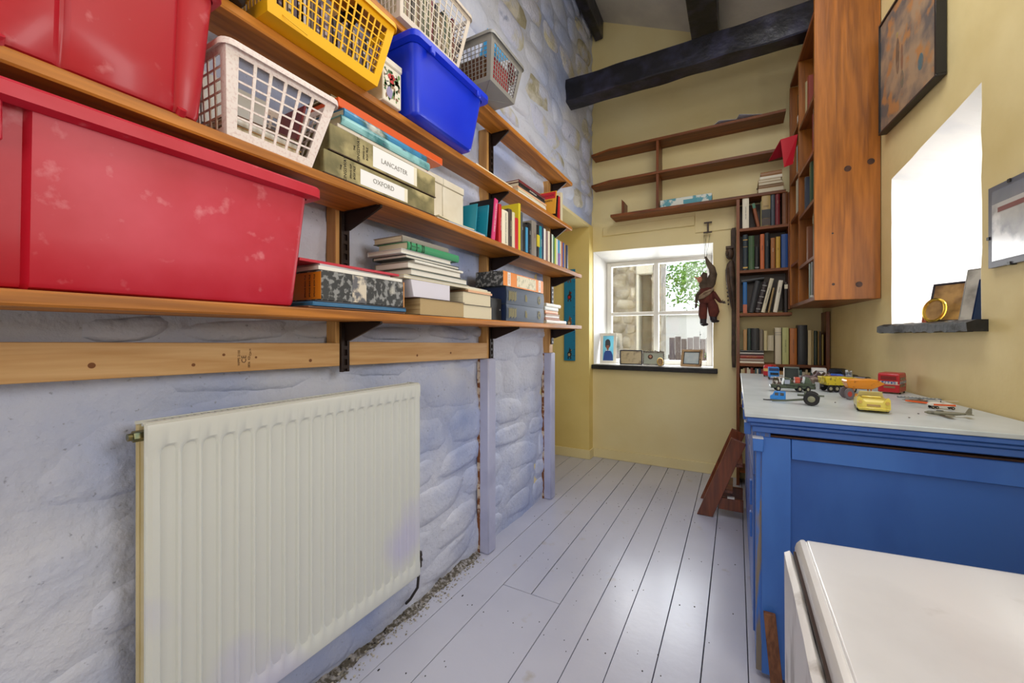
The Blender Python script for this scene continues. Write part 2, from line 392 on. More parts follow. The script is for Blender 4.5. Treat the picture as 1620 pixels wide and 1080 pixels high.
# rear and ceiling
struct(M().box(-1.7,1.4,-1.95,-1.8,0,4.4).build('wall_rear',yellow,org=(0,-1.87,0)))
cl=sthing('ceiling')
cz=lambda x:3.57-.49*x
m=M(); m.loft([[(-1.65,y,cz(-1.65)),(1.35,y,cz(1.35)),(1.35,y,cz(1.35)+.1),(-1.65,y,cz(-1.65)+.1)] for y in (-1.95,YB+.24)])
m.build('ceiling_slope',ceil_m,cl)
def beam(name,pts0,pts1,seed,n=24,amp=.006):
    R=[]
    for i in range(n+1):
        t=i/n; r=[]
        for k,(a,b) in enumerate(zip(pts0,pts1)):
            p=Vector(a).lerp(Vector(b),t); q=noise.noise_vector(Vector((t*7+seed,k*1.7,seed)))*amp*2
            r.append(p+q)
        R.append(r)
    return M().loft(R)
def purlin(x0,x1,zd,y0,y1): 
    f=lambda y:[(x0,y,zd),(x0,y,cz(x0)-.003),(x1,y,cz(x1)-.003),(x1,y,zd)]
    return f(y0),f(y1)
a,b=purlin(-1.17,-1.09,3.93,-1.7,YB-.02)
struct(beam('p',a,b,1.).build('trim_purlin',black_wood,org=(-1.13,1.,3.93),bevel=.006))
a,b=purlin(-.31,-.12,3.5,-1.7,YB-.02)
struct(beam('p',a,b,2.).build('trim_purlin',black_wood,org=(-.2,1.,3.5),bevel=.006))
f=lambda x:[(x,3.06,3.03),(x,3.06,3.215),(x,3.2,3.215),(x,3.2,3.03)]
struct(beam('p',f(-1.225),f(.60),5.,30,.008).build('trim_tie_beam',black_wood,org=(-.3,3.1,3.03),bevel=.008))
# painted boards on the back wall under the shelves
struct(M().box(-1.10,-.31,YB-.014,YB,2.085,2.165).build('trim_back_board',yellow,org=(-.7,YB,2.1),bevel=.002))
struct(M().box(-.305,-.01,YB-.01,YB,2.02,2.2).build('trim_back_panel',yellow,org=(-.15,YB,2.1),bevel=.002))
# ------------------------------------------------------------ outside the far window
ground=struct(M().box(-6,4,YB+.3,14,-.3,-.2).build('ground',mat('garden_gravel','#a39c8c',.9,'#7d8a5a',3.),org=(0,8,-.2)))
st_a=mat('garden_stone','#b9b0a2',.9,'#8f867a',6.,5,bump=.01,bs=30.,world=True)
st_b=mat('garden_stone_pale','#cfc8bb',.9,'#a39886',6.,5,bump=.01,bs=30.,world=True)
ob=thing('stone_outbuilding','stone outbuilding wall with a lintelled opening, seen through the far window','building',(-1.5,5.3,-.2))
M().box(-3.2,-1.1,5.3,5.7,-.2,3.2).box(-.93,-.82,5.3,5.7,-.2,3.2).box(-1.1,-.93,5.3,5.7,-.2,.8).box(-1.1,-.93,5.3,5.7,1.95,3.2).build('wall_body',st_a,ob,world=True)
M().box(-1.115,-.915,5.26,5.4,1.93,2.06).build('lintel',mat('cut_stone','#dcd8ce',.8),ob,world=True,bevel=.01)
M().box(-1.115,-1.085,5.27,5.5,.75,1.93).build('jamb',mat('cut_stone','#dcd8ce',.8),ob,world=True,bevel=.004)
M().box(-1.1,-.93,5.55,5.57,.8,1.95).build('boarded_opening',mat('old_board','#8a7d6a',.8,'#b5aa92',8.,stretch=(1,1,.2)),ob,world=True)
def mo(cy,cz_,a,b,c): return (cy+a-(-1.5),5.3-c-5.3,cz_+b+.2)
stones(ob,[(-2.2,-1.12,.5,2.5)],[st_a,st_b],11,.1,.2,.12,.3,.02,.04,mo)
stones(ob,[(-.94,-.82,.6,2.2)],[st_a,st_b],12,.1,.18,.12,.12,.02,.03,mo)
gw=thing('garden_wall','low pale rendered garden wall behind the fence','wall',(.5,8.6,-.2))
M().box(-1.5,3.,8.6,8.8,-.2,1.55).build('wall_body',mat('pale_render','#e9e6e2',.8),gw,world=True)
M().box(-1.5,3.,8.55,8.85,1.55,1.6).build('coping',mat('cut_stone','#dcd8ce',.8),gw,world=True)
fe=thing('garden_fence','weathered grey-purple board fence outside the far window','fence',(-.2,6.6,-.2))
fm=wood('weathered_board','#8d8080','#6d6066',2,.8,20.)
for i in range(16):
    x=-.90+i*.085; h=1.12+.02*math.sin(i*2.1)
    M().box(x,x+.078,6.6,6.62,-.2,h).build('fence_board',fm,fe,world=True)
for z in (.2,.8): M().box(-.92,.44,6.62,6.66,z,z+.06).build('fence_rail',fm,fe,world=True)
pp=thing('garden_stakes','two dark wooden stakes leaning on the stone wall outside','stakes',(-1.3,5.1,-.2))
for dx in (0,.05): M().cyl((-1.36+dx,5.0,-.2),(-1.42+dx,5.2,1.1),.013,.013,8).build('stake',mat('dark_stake','#4a4642',.8),pp,world=True)
tr=thing('tree','leafy green tree outside the upper right pane of far window','tree',(.35,7.2,-.2))
bk_=mat('bark','#6b5e4c',.9)
m=M().tube([(.35,7.2,-.2),(.3,7.2,1.2),(.15,7.15,2.2),(0,7.1,3.)],[.09,.075,.05,.02])
m.tube([(.28,7.2,1.4),(-.1,7.1,1.8),(-.5,7.,1.95)],[.04,.025,.008]).tube([(.2,7.15,1.9),(-.2,7.,2.3),(-.6,6.9,2.4)],[.04,.025,.008]).tube([(.3,7.2,1.3),(.0,7.,1.5),(-.25,6.9,1.42)],[.03,.015,.006])
m.build('trunk',bk_,tr,world=True,smooth=True)
m=M(); rnd=random.Random(4)
for i in range(1500):
    c=Vector((rnd.gauss(-.62,.25),rnd.gauss(7.,.3),rnd.gauss(2.08,.24)))
    if c.z<1.6: continue
    r=rnd.uniform(.03,.06); a=Vector((rnd.uniform(-1,1),rnd.uniform(-.5,.5),rnd.uniform(-1,.4))).normalized(); b=a.cross(Vector((rnd.uniform(-1,1),rnd.uniform(-1,1),rnd.uniform(-1,1)))).normalized()
    m.add([c,c+a*r*.5+b*r*.4,c+a*r*1.2,c+a*r*.5-b*r*.4],[(0,1,2,3)])
lf=mat('green_leaf','#7fae3c',.5,'#4f8424',9.,2,world=True,trans=0)
o=m.build('leaves',lf,tr,world=True); o['kind']='stuff'
sh=thing('shrub','small yellow-green shrub at the foot of the garden fence','shrub',(-.2,6.3,-.2))
M().tube([(-.2,6.3,-.2),(-.2,6.3,.5)],.012).build('stem',bk_,sh,world=True)
m=M()
for i in range(260):
    c=Vector((rnd.gauss(-.2,.09),rnd.gauss(6.3,.08),rnd.gauss(.78,.12))); r=.03
    a=Vector((rnd.uniform(-1,1),rnd.uniform(-1,1),rnd.uniform(-1,1))).normalized(); b=a.orthogonal()
    m.add([c,c+a*r*.5+b*r*.4,c+a*r*1.2,c+a*r*.5-b*r*.4],[(0,1,2,3)])
o=m.build('leaves',lf,sh,world=True); o['kind']='stuff'
# ------------------------------------------------------------ left wall: uprights, shelves, rails, radiator
track=mat('dark_brown_metal','#2a1c16',.45,metal=.4)
paintpost=mat('lavender_post_paint','#b9bcd8',.45,'#a7aac8',5.,4,(.5,.7),.001,30.,world=True)
shw=wood('oiled_pine_shelf','#cf842c','#985a12',1,.5,7.,coat=.0)
under=shw
SH={1:1.222,2:1.588,3:1.93,4:2.25}
def bracket(y,z,xf,parent):
    m=M(); x0=-1.142
    m.extr([(0,0),(xf-x0,0),(xf-x0,-.008),(.02,-.062),(0,-.062)],(x0,y-.004,z),(1,0,0),(0,0,1),(0,.008,0))
    m.box(x0,xf-.01,y-.011,y+.011,z-.003,z)
    return m.build('bracket',track,parent,world=True)
UP=[.912,1.838,2.655]
for i,(y,lab) in enumerate(zip(UP,['slotted dark metal shelf track on pine above the radiator','slotted shelf track on pine, its foot painted lavender, right of radiator','slotted shelf track and lavender post at the edge of the wall opening'])):
    zb=(1.035,.0,.0)[i]
    t=thing('shelf_upright',lab,'shelf upright',(-1.16,y,zb))
    ztop=2.245
    if i==0: M().box(-1.2,-1.152,y-.030,y+.024,1.06,ztop).build('timber_backing',timz,t,world=True,bevel=.002)
    else:
        M().box(-1.205,-1.152,y-.035,y+.024,1.03,ztop).build('timber_backing',timz,t,world=True,bevel=.002)
        M().box(-1.205,-1.135,y-.045,y+.03,0,1.03).build('painted_post',paintpost,t,world=True,bevel=.006)
    if i:
        m=M(); m.loft([[(-1.205,y-.0475-.006*noise.noise(Vector((k*.9,i,0))),k*.025),(-1.188-.004*noise.noise(Vector((k*1.3,i,5))),y-.0455,k*.025),(-1.2,y-.0452,k*.025)] for k in range(42)]).build('torn_plaster_edge',mat('torn_plaster','#7a4a2c',.9,'#c9b8a8',30.,5,(.5,.6)),t,world=True)
    z0=(1.03,1.03,1.09)[i]; m=M()
    m.box(-1.152,-1.142,y-.016,y-.007,z0,ztop).box(-1.152,-1.142,y+.007,y+.016,z0,ztop).box(-1.152,-1.149,y-.007,y+.007,z0,ztop)
    z=z0+.01
    while z<ztop-.02: m.box(-1.149,-1.142,y-.007,y+.007,z,z+.012); z+=.032
    m.build('metal_track',track,t,world=True)
for k,(zt,xf,y1,lab) in {1:(SH[1],-.965,2.765,'lowest long pine shelf on left wall, above the radiator'),2:(SH[2],-.965,2.765,'second long pine shelf from the bottom on left wall'),
    3:(SH[3],-1.03,2.75,'third long pine shelf on left wall, under the blue bin'),4:(SH[4],-1.03,2.75,'top pine shelf on left wall, under the wire-like baskets')}.items():
    t=thing('wall_shelf',lab.replace('wire-like','cream and grey'),'shelf',(xf,1.,zt-.026))
    y0=-1.2
    m=M(); n=30; R=[]
    for i in range(n+1):
        y=y0+(y1-y0)*i/n; e=noise.noise(Vector((y*5,k*3.,0)))*.0015
        R.append([(-1.141,y,zt-.026),(xf-.003+e,y,zt-.026),(xf+e,y,zt-.022),(xf+e,y,zt-.004),(xf-.003+e,y,zt),(-1.141,y,zt)])
    m.loft(R).build('shelf_board',shw,t,world=True)
    for y in UP:
        if k==3 and y<1: continue
        bracket(y,zt-.0265,xf-.01,t)
# timber rails
for (y0,y1,za,zb_,h,lab) in ((-1.2,.894,1.088,1.05,.076,'long pale pine rail stamped with CE mark, above the radiator'),(.932,1.80,1.05,1.032,.08,'short pale pine rail between the first two shelf uprights')):
    t=thing('wall_rail',lab,'timber rail',(-1.165,(y0+y1)/2,zb_))
    M().loft([[(-1.19,y,z),(-1.147,y,z),(-1.147,y,z+h),(-1.19,y,z+h)] for y,z in ((y0,za),(y1,zb_))]).build('batten',tim,t,world=True,bevel=.0015)
    ink=mat('rail_ink','#5a3a22',.8); kn=mat('pine_knot','#7b4a20',.7)
    if y0<0:
        for (u,v,r) in ((145,578,.006),(306,577,.004),(405,565,.003),(491,570,.005),(354,561,.0035)):
            y,z=onX(u,v,-1.147); m=M(); m.cyl((-1.149,y,z),(-1.1465,y,z),r,n=14).build('knot' if v>562 else 'screw_hole',kn,t,world=True)
        for (s,u,v,sz) in (('CE',386,568,.017),('C24 M',396,557,.007),('0836  KD',394,572,.008),('WPPS 2100',378,566,.0085)):
            y,z=onX(u,v,-1.147); o=text('ink_stamp',s,sz,MATX[t.name].inverted()@basis((-1.1465,y,z),(0,0,1),(0,-1,0)),ink,t)
    else:
        for (u,v) in ((713,558),(660,562)):
            y,z=onX(u,v,-1.147); M().cyl((-1.149,y,z),(-1.1465,y,z),.005,n=12).build('knot',kn,t,world=True)
# radiator
rad_m=mat('radiator_enamel','#d9dcd8',.33,'#cbcbe2',2.3,2,(.56,.68),coat=.15)
cream_m=mat('yellowed_enamel','#d8cba4',.4,'#c9b98a',7.)
rt=thing('radiator','large white ribbed panel radiator on the stone wall, below the shelves','radiator',(-1.12,.8,.2))
y0,y1,z0,z1=.372,1.226,.2,.965; xf=-1.092
ys=[];n=20;p=(y1-y0-.05)/n
m=M(); prof=[(0,0),(.24,0),(.36,1),(.88,1),(1.,0)]
row=[(y0,.0)]; row.append((y0+.012,1)); 
yy=[(y0,-.6),(y0+.004,.6),(y0+.012,1),(y0+.024,1)]
for i in range(n):
    a=y0+.025+i*p
    yy+= [(a+.10*p,.55),(a+.24*p,.12),(a+.45*p,.0),(a+.66*p,.18),(a+.80*p,1),(a+.90*p,1.06)]
yy+=[(y1-.012,1),(y1-.004,.6),(y1,-.6)]
dep=.019
zs=[(z0,0,-.012),(z0+.006,0,-.002),(z0+.014,0,0),(z0+.05,0,0),(z0+.062,.5,0),(z0+.078,1,0)]+[(z0+.1+(z1-z0-.2)*i/6,1,0) for i in range(7)]+[(z1-.078,1,0),(z1-.062,.5,0),(z1-.052,0,0),(z1-.014,0,0),(z1-.006,0,-.002),(z1,0,-.012)]
vs=[];fs=[]
for (z,b,e) in zs:
    for (y,h) in yy:
        hh=(h-1)*dep*b if h>=0 else -.008
        if h>1: hh=(h-1)*dep*b
        edge=-.006 if h<0 else 0
        vs.append((xf+e+(hh if h>=0 else edge),y,z))
N=len(yy)
for j in range(len(zs)-1):
    for i in range(N-1): a=j*N+i; fs.append((a,a+1,a+N+1,a+N))
m.add(vs,fs).build('front_panel',rad_m,rt,world=True,smooth=True)
M().box(xf-.014,xf-.006,y0+.002,y1-.002,z0+.002,z1-.002).build('panel_core',rad_m,rt,world=True)
M().box(-1.158,-1.147,y0+.004,y1-.004,z0+.004,z1-.004).build('rear_panel',cream_m,rt,world=True,bevel=.004)
M().box(-1.158,xf-.004,y0+.01,y0+.016,z0,z1-.035).build('side_cover',cream_m,rt,world=True,bevel=.002)
M().box(-1.158,xf-.004,y1-.012,y1-.006,z0,z1-.0).build('side_cover',rad_m,rt,world=True,bevel=.002)
m=M(); 
for i in range(56): a=y0+.02+i*(y1-y0-.04)/56; m.box(-1.146,xf-.016,a,a+.009,z1-.006,z1-.003)
m.box(-1.147,-1.142,y0,y1,z1-.008,z1-.001).box(xf-.02,xf-.014,y0,y1,z1-.008,z1-.001)
m.build('top_grille',rad_m,rt,world=True)
brass=mat('aged_brass_valve','#5c6a55',.35,'#8b7a4a',90.,metal=.7); dkm=mat('dark_valve','#2b2420',.5)
m=M().cyl((-1.122,y0+.016,z1-.03),(-1.122,y0-.012,z1-.03),.012,n=6).cyl((-1.122,y0-.012,z1-.03),(-1.122,y0-.02,z1-.03),.008,n=12); m.build('bleed_plug',brass,rt,world=True)
m=M().cyl((-1.12,y1-.01,z0+.045),(-1.12,y1+.03,z0+.045),.011,n=10).cyl((-1.12,y1+.022,z0+.018),(-1.12,y1+.022,z0+.062),.010,n=10).cyl((-1.12,y1+.022,z0+.062),(-1.12,y1+.022,z0+.078),.012,.010,n=8); m.build('valve',dkm,rt,world=True,smooth=True)
M().tube([(-1.12,y1+.022,z0+.02),(-1.13,y1+.022,.13),(-1.165,y1+.018,.075),(-1.188,y1+.018,.05)],.0055).build('pipe',dkm,rt,world=True,smooth=True)
for y in (y0+.15,y1-.15): M().box(-1.172,-1.158,y-.01,y+.01,z0+.1,z1-.1).build('wall_bracket',cream_m,rt,world=True)
# ------------------------------------------------------------ containers on the left shelves
red_p=mat('red_plastic','#be0e2a',.42,'#cf3a50',3.4,6,(.48,.72),.0005,9.,c3='#e99aa2',ns3=24.,mix3=(.62,.9),coat=.0)
red_p2=mat('red_plastic_dark','#b30d24',.42,'#c53242',3.,6,(.55,.75),.0004,9.,c3='#e09096',ns3=26.,mix3=(.62,.9),coat=.12)
blue_p=mat('blue_plastic','#0a2fd6',.36,'#1238e0',3.,coat=.1)
def rrect(x0,x1,y0,y1,r,n=4,notch=None,notchx=None):
    pts=[]
    for cx,cy,a0 in ((x1-r,y0+r,-90),(x1-r,y1-r,0),(x0+r,y1-r,90),(x0+r,y0+r,180)):
        for i in range(n+1):
            a=math.radians(a0+90*i/n); pts.append((cx+r*math.cos(a),cy+r*math.sin(a)))
        if notch and cx>0.5*(x0+x1) and cy<.5*(y0+y1):
            for (ya,yb,d) in notch: pts+=[(x1,ya-.003),(x1-d,ya+.004),(x1-d,yb-.004),(x1,yb+.003)]
    return pts
def bin_(name,lab,cat,m_,zb,zt,b,t,r=.03,notch=None,rim=.02,group=None,lipz=.02,handle=True,foot=None):
    # b,t = (x0,x1,y0,y1) of bottom and top; walls 3 mm
    cx,cy=(b[0]+b[1])/2,(b[2]+b[3])/2
    T=thing(name,lab,cat,(cx,cy,zb),group=group)
    def ring(q,z,off=0,nt=notch):
        x0,x1,y0,y1=q; 
        return [(x,y,z) for x,y in rrect(x0+off,x1-off,y0+off,y1-off,max(r-off,.004),4,nt)]
    lerp=lambda k:tuple(b[i]+(t[i]-b[i])*k for i in range(4))
    m=M(); H=zt-zb
    m.loft([ring(lerp(0),zb,.012),ring(lerp(0),zb+.004,.003),ring(lerp(.03),zb+.012)]+[ring(lerp(k),zb+H*k) for k in (.3,.6,.97)]+[ring(lerp(.97),zb+H*.97,.003),ring(lerp(.04),zb+.014,.004)],c0=True,c1=True)
    m.build('body',m_,T,world=True,smooth=True)
    q=lerp(1.); m=M()
    q2=(q[0]-rim*.4,q[1]+rim,q[2]-rim,q[3]+rim)
    m.loft([ring(q,zt-lipz-.004,.0005,None),ring(q2,zt-lipz,0,None),ring(q2,zt-.005,0,None),ring(q2,zt,.004,None),ring(q,zt-.001,.004,None),ring(q,zt-lipz-.004,.003,None)],c0=False,c1=False)
    m.build('rim',m_,T,world=True,smooth=True)
    return T
bl=(-1.135,-.972,-.42,.628); tl=(-1.135,-.953,-.44,.655)
T=bin_('storage_bin','big scuffed red plastic storage bin, lowest on left, on the lowest shelf','storage bin',red_p,SH[1]+.001,1.528,bl,tl,.022,notch=[(-.08,-.05,.012),(.118,.128,.006),(.15,.185,.016)],rim=.022,lipz=.026)
M().box(-.966,-.950,.150,.158,1.44,1.5).build('handle_rib',red_p,T,world=True,bevel=.002)
T=bin_('storage_bin','red plastic storage bin on the second shelf, above the big red one','storage bin',red_p2,SH[2]+.001,1.87,(-1.135,-.968,.10,.42),(-1.135,-.945,.075,.438),.02,notch=[(.125,.135,.004),(.215,.228,.006),(.37,.378,.005)],rim=.011,lipz=.022)
for y in (.155,.385): M().cyl((-.972,y,SH[2]+.001),(-.962,y,SH[2]+.012),.008,n=10).build('foot',red_p2,T,world=True)
T=bin_('storage_bin','bright blue plastic storage bin jutting over the third shelf','storage bin',blue_p,SH[3]+.001,2.185,(-1.135,-.98,1.075,1.43),(-1.135,-.955,1.04,1.475),.03,rim=.02,lipz=.024)
for y in (1.11,1.40): M().box(-.94,-.93,y-.012,y+.012,2.14,2.165).build('clip',blue_p,T,world=True,bevel=.003)
# lattice baskets
def lattice(P00,P10,P11,P01,nx,nz,bl_,br,bb,bt,bar,th,bar2=None):
    P=[Vector(p) for p in (P00,P10,P11,P01)]
    L=(P[1]-P[0]).length; Hh=(P[3]-P[0]).length
    f=lambda s,t:(P[0]*(1-s)*(1-t)+P[1]*s*(1-t)+P[2]*s*t+P[3]*(1-s)*t)
    m=M(); nn=(P[1]-P[0]).cross(P[3]-P[0]).normalized()
    def q(s0,s1,t0,t1,th_=th,o=0):
        a=[f(s0,t0)+nn*o,f(s1,t0)+nn*o,f(s1,t1)+nn*o,f(s0,t1)+nn*o]
        m.loft([a,[p-nn*th_ for p in a]])
    a,b_,c,d=bl_/L,1-br/L,bb/Hh,1-bt/Hh
    q(0,a,0,1);q(b_,1,0,1);q(a,b_,0,c);q(a,b_,d,1)
    for i in range(1,nx): s=a+(b_-a)*i/nx; q(s-bar/L/2,s+bar/L/2,c,d)
    bar2=bar2 or bar*.8
    for j in range(1,nz): t=c+(d-c)*j/nz; q(a,b_,t-bar2/Hh/2,t+bar2/Hh/2,th*.7,-th*.15)
    return m
def basket(lab,m_,zb,zt,b,t,nf,nz,ne,bar,wide,group='lattice baskets on the shelves',rimr=.006,bw=.012,tw=.012):
    cx,cy=(b[0]+b[1])/2,(b[2]+b[3])/2
    T=thing('basket',lab,'basket',(cx,cy,zb),group=group)
    B=[(b[1],b[2],zb),(b[1],b[3],zb),(b[0],b[3],zb),(b[0],b[2],zb)]
    Q=[(t[1],t[2],zt),(t[1],t[3],zt),(t[0],t[3],zt),(t[0],t[2],zt)]
    cnt=(nf,ne,nf,ne)
    for k in range(4):
        k2=(k+1)%4
        lattice(B[k],B[k2],Q[k2],Q[k],cnt[k],nz,wide,wide,bw,tw,bar,.0028).build('side_panel',m_,T,world=True)
    M().box(b[0]+.001,b[1]-.001,b[2]+.001,b[3]-.001,zb,zb+.003).build('base',m_,T,world=True)
    ring=[]
    for (x,y) in rrect(t[0]-.002,t[1]+.004,t[2]-.004,t[3]+.004,.018,4): ring.append(Vector((x,y,zt)))
    m=M(); R=[]
    n=len(ring); c=Vector((sum(p.x for p in ring)/n,sum(p.y for p in ring)/n,0))
    for i in range(n):
        p=ring[i]; d=(ring[(i+1)%n]-ring[i-1]).normalized(); o_=d.cross(Vector((0,0,1)))
        R.append([p+o_*rimr,p+o_*rimr*.8+Vector((0,0,rimr)),p-o_*rimr*.6+Vector((0,0,rimr)),p-o_*rimr*.6-Vector((0,0,.002)),p+o_*.0-Vector((0,0,.002)),p+o_*rimr-Vector((0,0,rimr*1.4))])
    R.append(R[0]); m.loft(R,c0=False,c1=False).build('rim',m_,T,world=True,smooth=True)
    return T
wh_p=mat('speckled_white_plastic','#ece0dc',.45,'#dcc6c2',160.,2,(.5,.7))
ye_p=mat('yellow_plastic','#f7bb14',.4); cr_p=mat('cream_plastic','#ded2c4',.45); gr_p=mat('grey_plastic','#8c8a86',.4,coat=.2)
basket('white speckled plastic basket of booklets on the second shelf',wh_p,SH[2]+.001,1.778,(-1.13,-.972,.470,.672),(-1.135,-.948,.456,.728),6,6,5,.0055,.02,bw=.02,tw=.018)
T=basket('yellow plastic basket full of disc cases on the third shelf',ye_p,SH[3]+.001,2.135,(-1.13,-.985,.565,.905),(-1.135,-.955,.54,.952),15,7,7,.0042,.022,bw=.03,tw=.022)
M().tube([(-.983,.60,1.945),(-.975,.612,1.936),(-.972,.66,1.929)],.0012,6).build('loose_wire',ye_p,T,world=True)
basket('cream plastic basket of booklets on the top shelf',cr_p,SH[4]+.001,2.50,(-1.13,-1.012,1.03,1.362),(-1.135,-.99,1.01,1.425),11,9,5,.0036,.016,bw=.02,tw=.02)
T=basket('grey plastic basket at the right end of the top shelf row, jutting out',gr_p,SH[4]+.001,2.44,(-1.13,-.925,1.475,1.69),(-1.145,-.905,1.455,1.74),11,8,9,.003,.02,bw=.02,tw=.03)
m=M().tube([(-.93,1.48,SH[4]+.0005),(-1.025,1.58,SH[4]+.0005),(-.93,1.685,SH[4]+.0005)],.0014,6); m.build('base_rib',gr_p,T,world=True)

# frame added around the near fill lamp, out of view right of the viewpoint
w3=sthing('added_lamp_frame',(.86,.72,1.42))
M().box(.80,.86,.40,.43,1.36,2.16).box(.80,.86,1.01,1.04,1.36,2.16).build('window_frame',frame_white,w3,world=True,bevel=.002)
M().box(.80,.86,.43,1.01,1.36,1.375).box(.80,.86,.43,1.01,2.135,2.16).build('lamp_frame_rail',frame_white,w3,world=True,bevel=.002)
# ------------------------------------------------------------ books
pagem=mat('book_pages','#e6dcc2',.8,'#cfc1a0',1.2,3,(.4,.7),.0006,1.,stretch=(2,400,400))
pagew=mat('white_pages','#efece4',.75,'#ddd8cc',1.2,3,(.4,.7),.0005,1.,stretch=(2,400,400))
oldpage=mat('old_brown_pages','#c9b185',.85,'#8f734a',2.,3,(.4,.7),.001,1.,stretch=(2,300,300))
HEX=dict(black='#141316',white='#ebe8e0',cream='#e2d8b8',red='#c8202c',pink='#e0457f',teal='#1788a0',yellow='#d8c526',navy='#1d2c52',blue='#2159a8',
 green='#2f6e4d',grey='#8a8782',brown='#6a4630',tan='#b98f5c',orange='#e0702a',slate='#4a5058',mauve='#8d7474',violet='#8a62b0',darkgreen='#27452f',
 maroon='#7a2026',gold='#c9a244',lime='#b9cc4a',sky='#4aa0d0',rust='#b85a30',darkbrown='#3f2c22',olive='#4c5a30',aqua='#5cb5b8',palegreen='#9fb38a',darkgrey='#3c3d42',ivory='#f1e9d2',peach='#e8b48a')
def cm(c):
    if not isinstance(c,str): return c
    return mat('cover_'+c.replace('#','x'),HEX.get(c,c),.42,coat=.1)
def book(lab,loc,th,dep,h,c,spine=(1,0),pages=False,lie=False,lean=0.,pm=None,sp=None,bands=(),grp=None,txt=None,txc='white',ct=.0022,cat='book',name='book',roll=0,title=None,yaw=0,boxy=False):
    """spine (or fore-edge if pages) stands at loc and faces the spine direction; thickness runs sideways, or upwards if lying"""
    rz=math.atan2(spine[1],spine[0])+yaw
    T=thing(name,lab,cat,loc,rz,grp,rx=lean)
    cov=cm(c); spm=cm(sp) if sp else cov; pm=pm or pagem
    # local: x = outward, depth runs to -x ; (y=thickness,z=height) standing ; (z=thickness,y=height) lying
    def B(x0,x1,a0,a1,b0,b1,m=None):   # a=thickness axis, b=height axis
        m=m or M()
        return m.box(x0,x1,b0,b1,a0,a1) if lie else m.box(x0,x1,a0,a1,b0,b1)
    a0,a1=(0,th) if lie else (-th/2,th/2)
    b0,b1=(-h/2,h/2) if lie else (0,h)
    e=.003
    if boxy:
        B(-dep,0,a0,a1,b0,b1).build('body',cov,T,bevel=.0015)
    else:
        if pages:
            m=B(-dep,0,a0,a0+ct,b0,b1); B(-dep,0,a1-ct,a1,b0,b1,m); B(-dep,-dep+ct,a0+ct,a1-ct,b0,b1,m); m.build('cover',cov,T)
            B(-dep+ct,-e,a0+ct,a1-ct,b0+e,b1-e).build('pages',pm,T)
        else:
            m=M(); n=5; R=[]
            bulge=min(.004,th*.16)
            prof=[]
            for i in range(n+1):
                t=i/n; a=a0+(a1-a0)*t; x=-bulge*(2*t-1)**2
                prof.append((x,a))
            prof=[(-dep,a0)]+prof+[(-dep,a1),(-dep,a1-ct),(-ct-bulge,a1-ct),(-ct-bulge,a0+ct),(-dep,a0+ct)]
            f=(lambda x,a,b:(x,b,a)) if lie else (lambda x,a,b:(x,a,b))
            zz=[b0,b1]
            m.loft([[f(x,a,b) for x,a in prof] for b in zz]); m.build('cover',[cov],T)
            B(-dep+.003,-ct-bulge,a0+ct,a1-ct,b0+e,b1-e).build('pages',pm,T)
        if sp and not pages:
            B(-.003-ct,.0006,a0-.0002,a1+.0002,b0-.0002,b1+.0002).build('spine',spm,T)
        for (f0,f1,bc) in bands:
            B(-.004,.0009,a0+.0003,a1-.0003,b0+(b1-b0)*f0,b0+(b1-b0)*f1).build('spine_band',cm(bc),T)
    if txt:
        f,size,dirn=txt[1],txt[2],txt[3] if len(txt)>3 else 'down'
        tm=cm(txc); zc=b0+(b1-b0)*f; am=(a0+a1)/2
        if lie: M_=basis((.0012,zc,am),(0,1,0),(0,0,1))
        else: M_=basis((.0012,am,zc),(0,0,-1),(0,1,0)) if dirn=='down' else basis((.0012,am,zc),(0,1,0),(0,0,1))
        text('spine_title',txt[0],size,M_,tm,T)
    return T
Xs=-.982
zs2=SH[2]+.0008
G2='books standing along the second shelf'
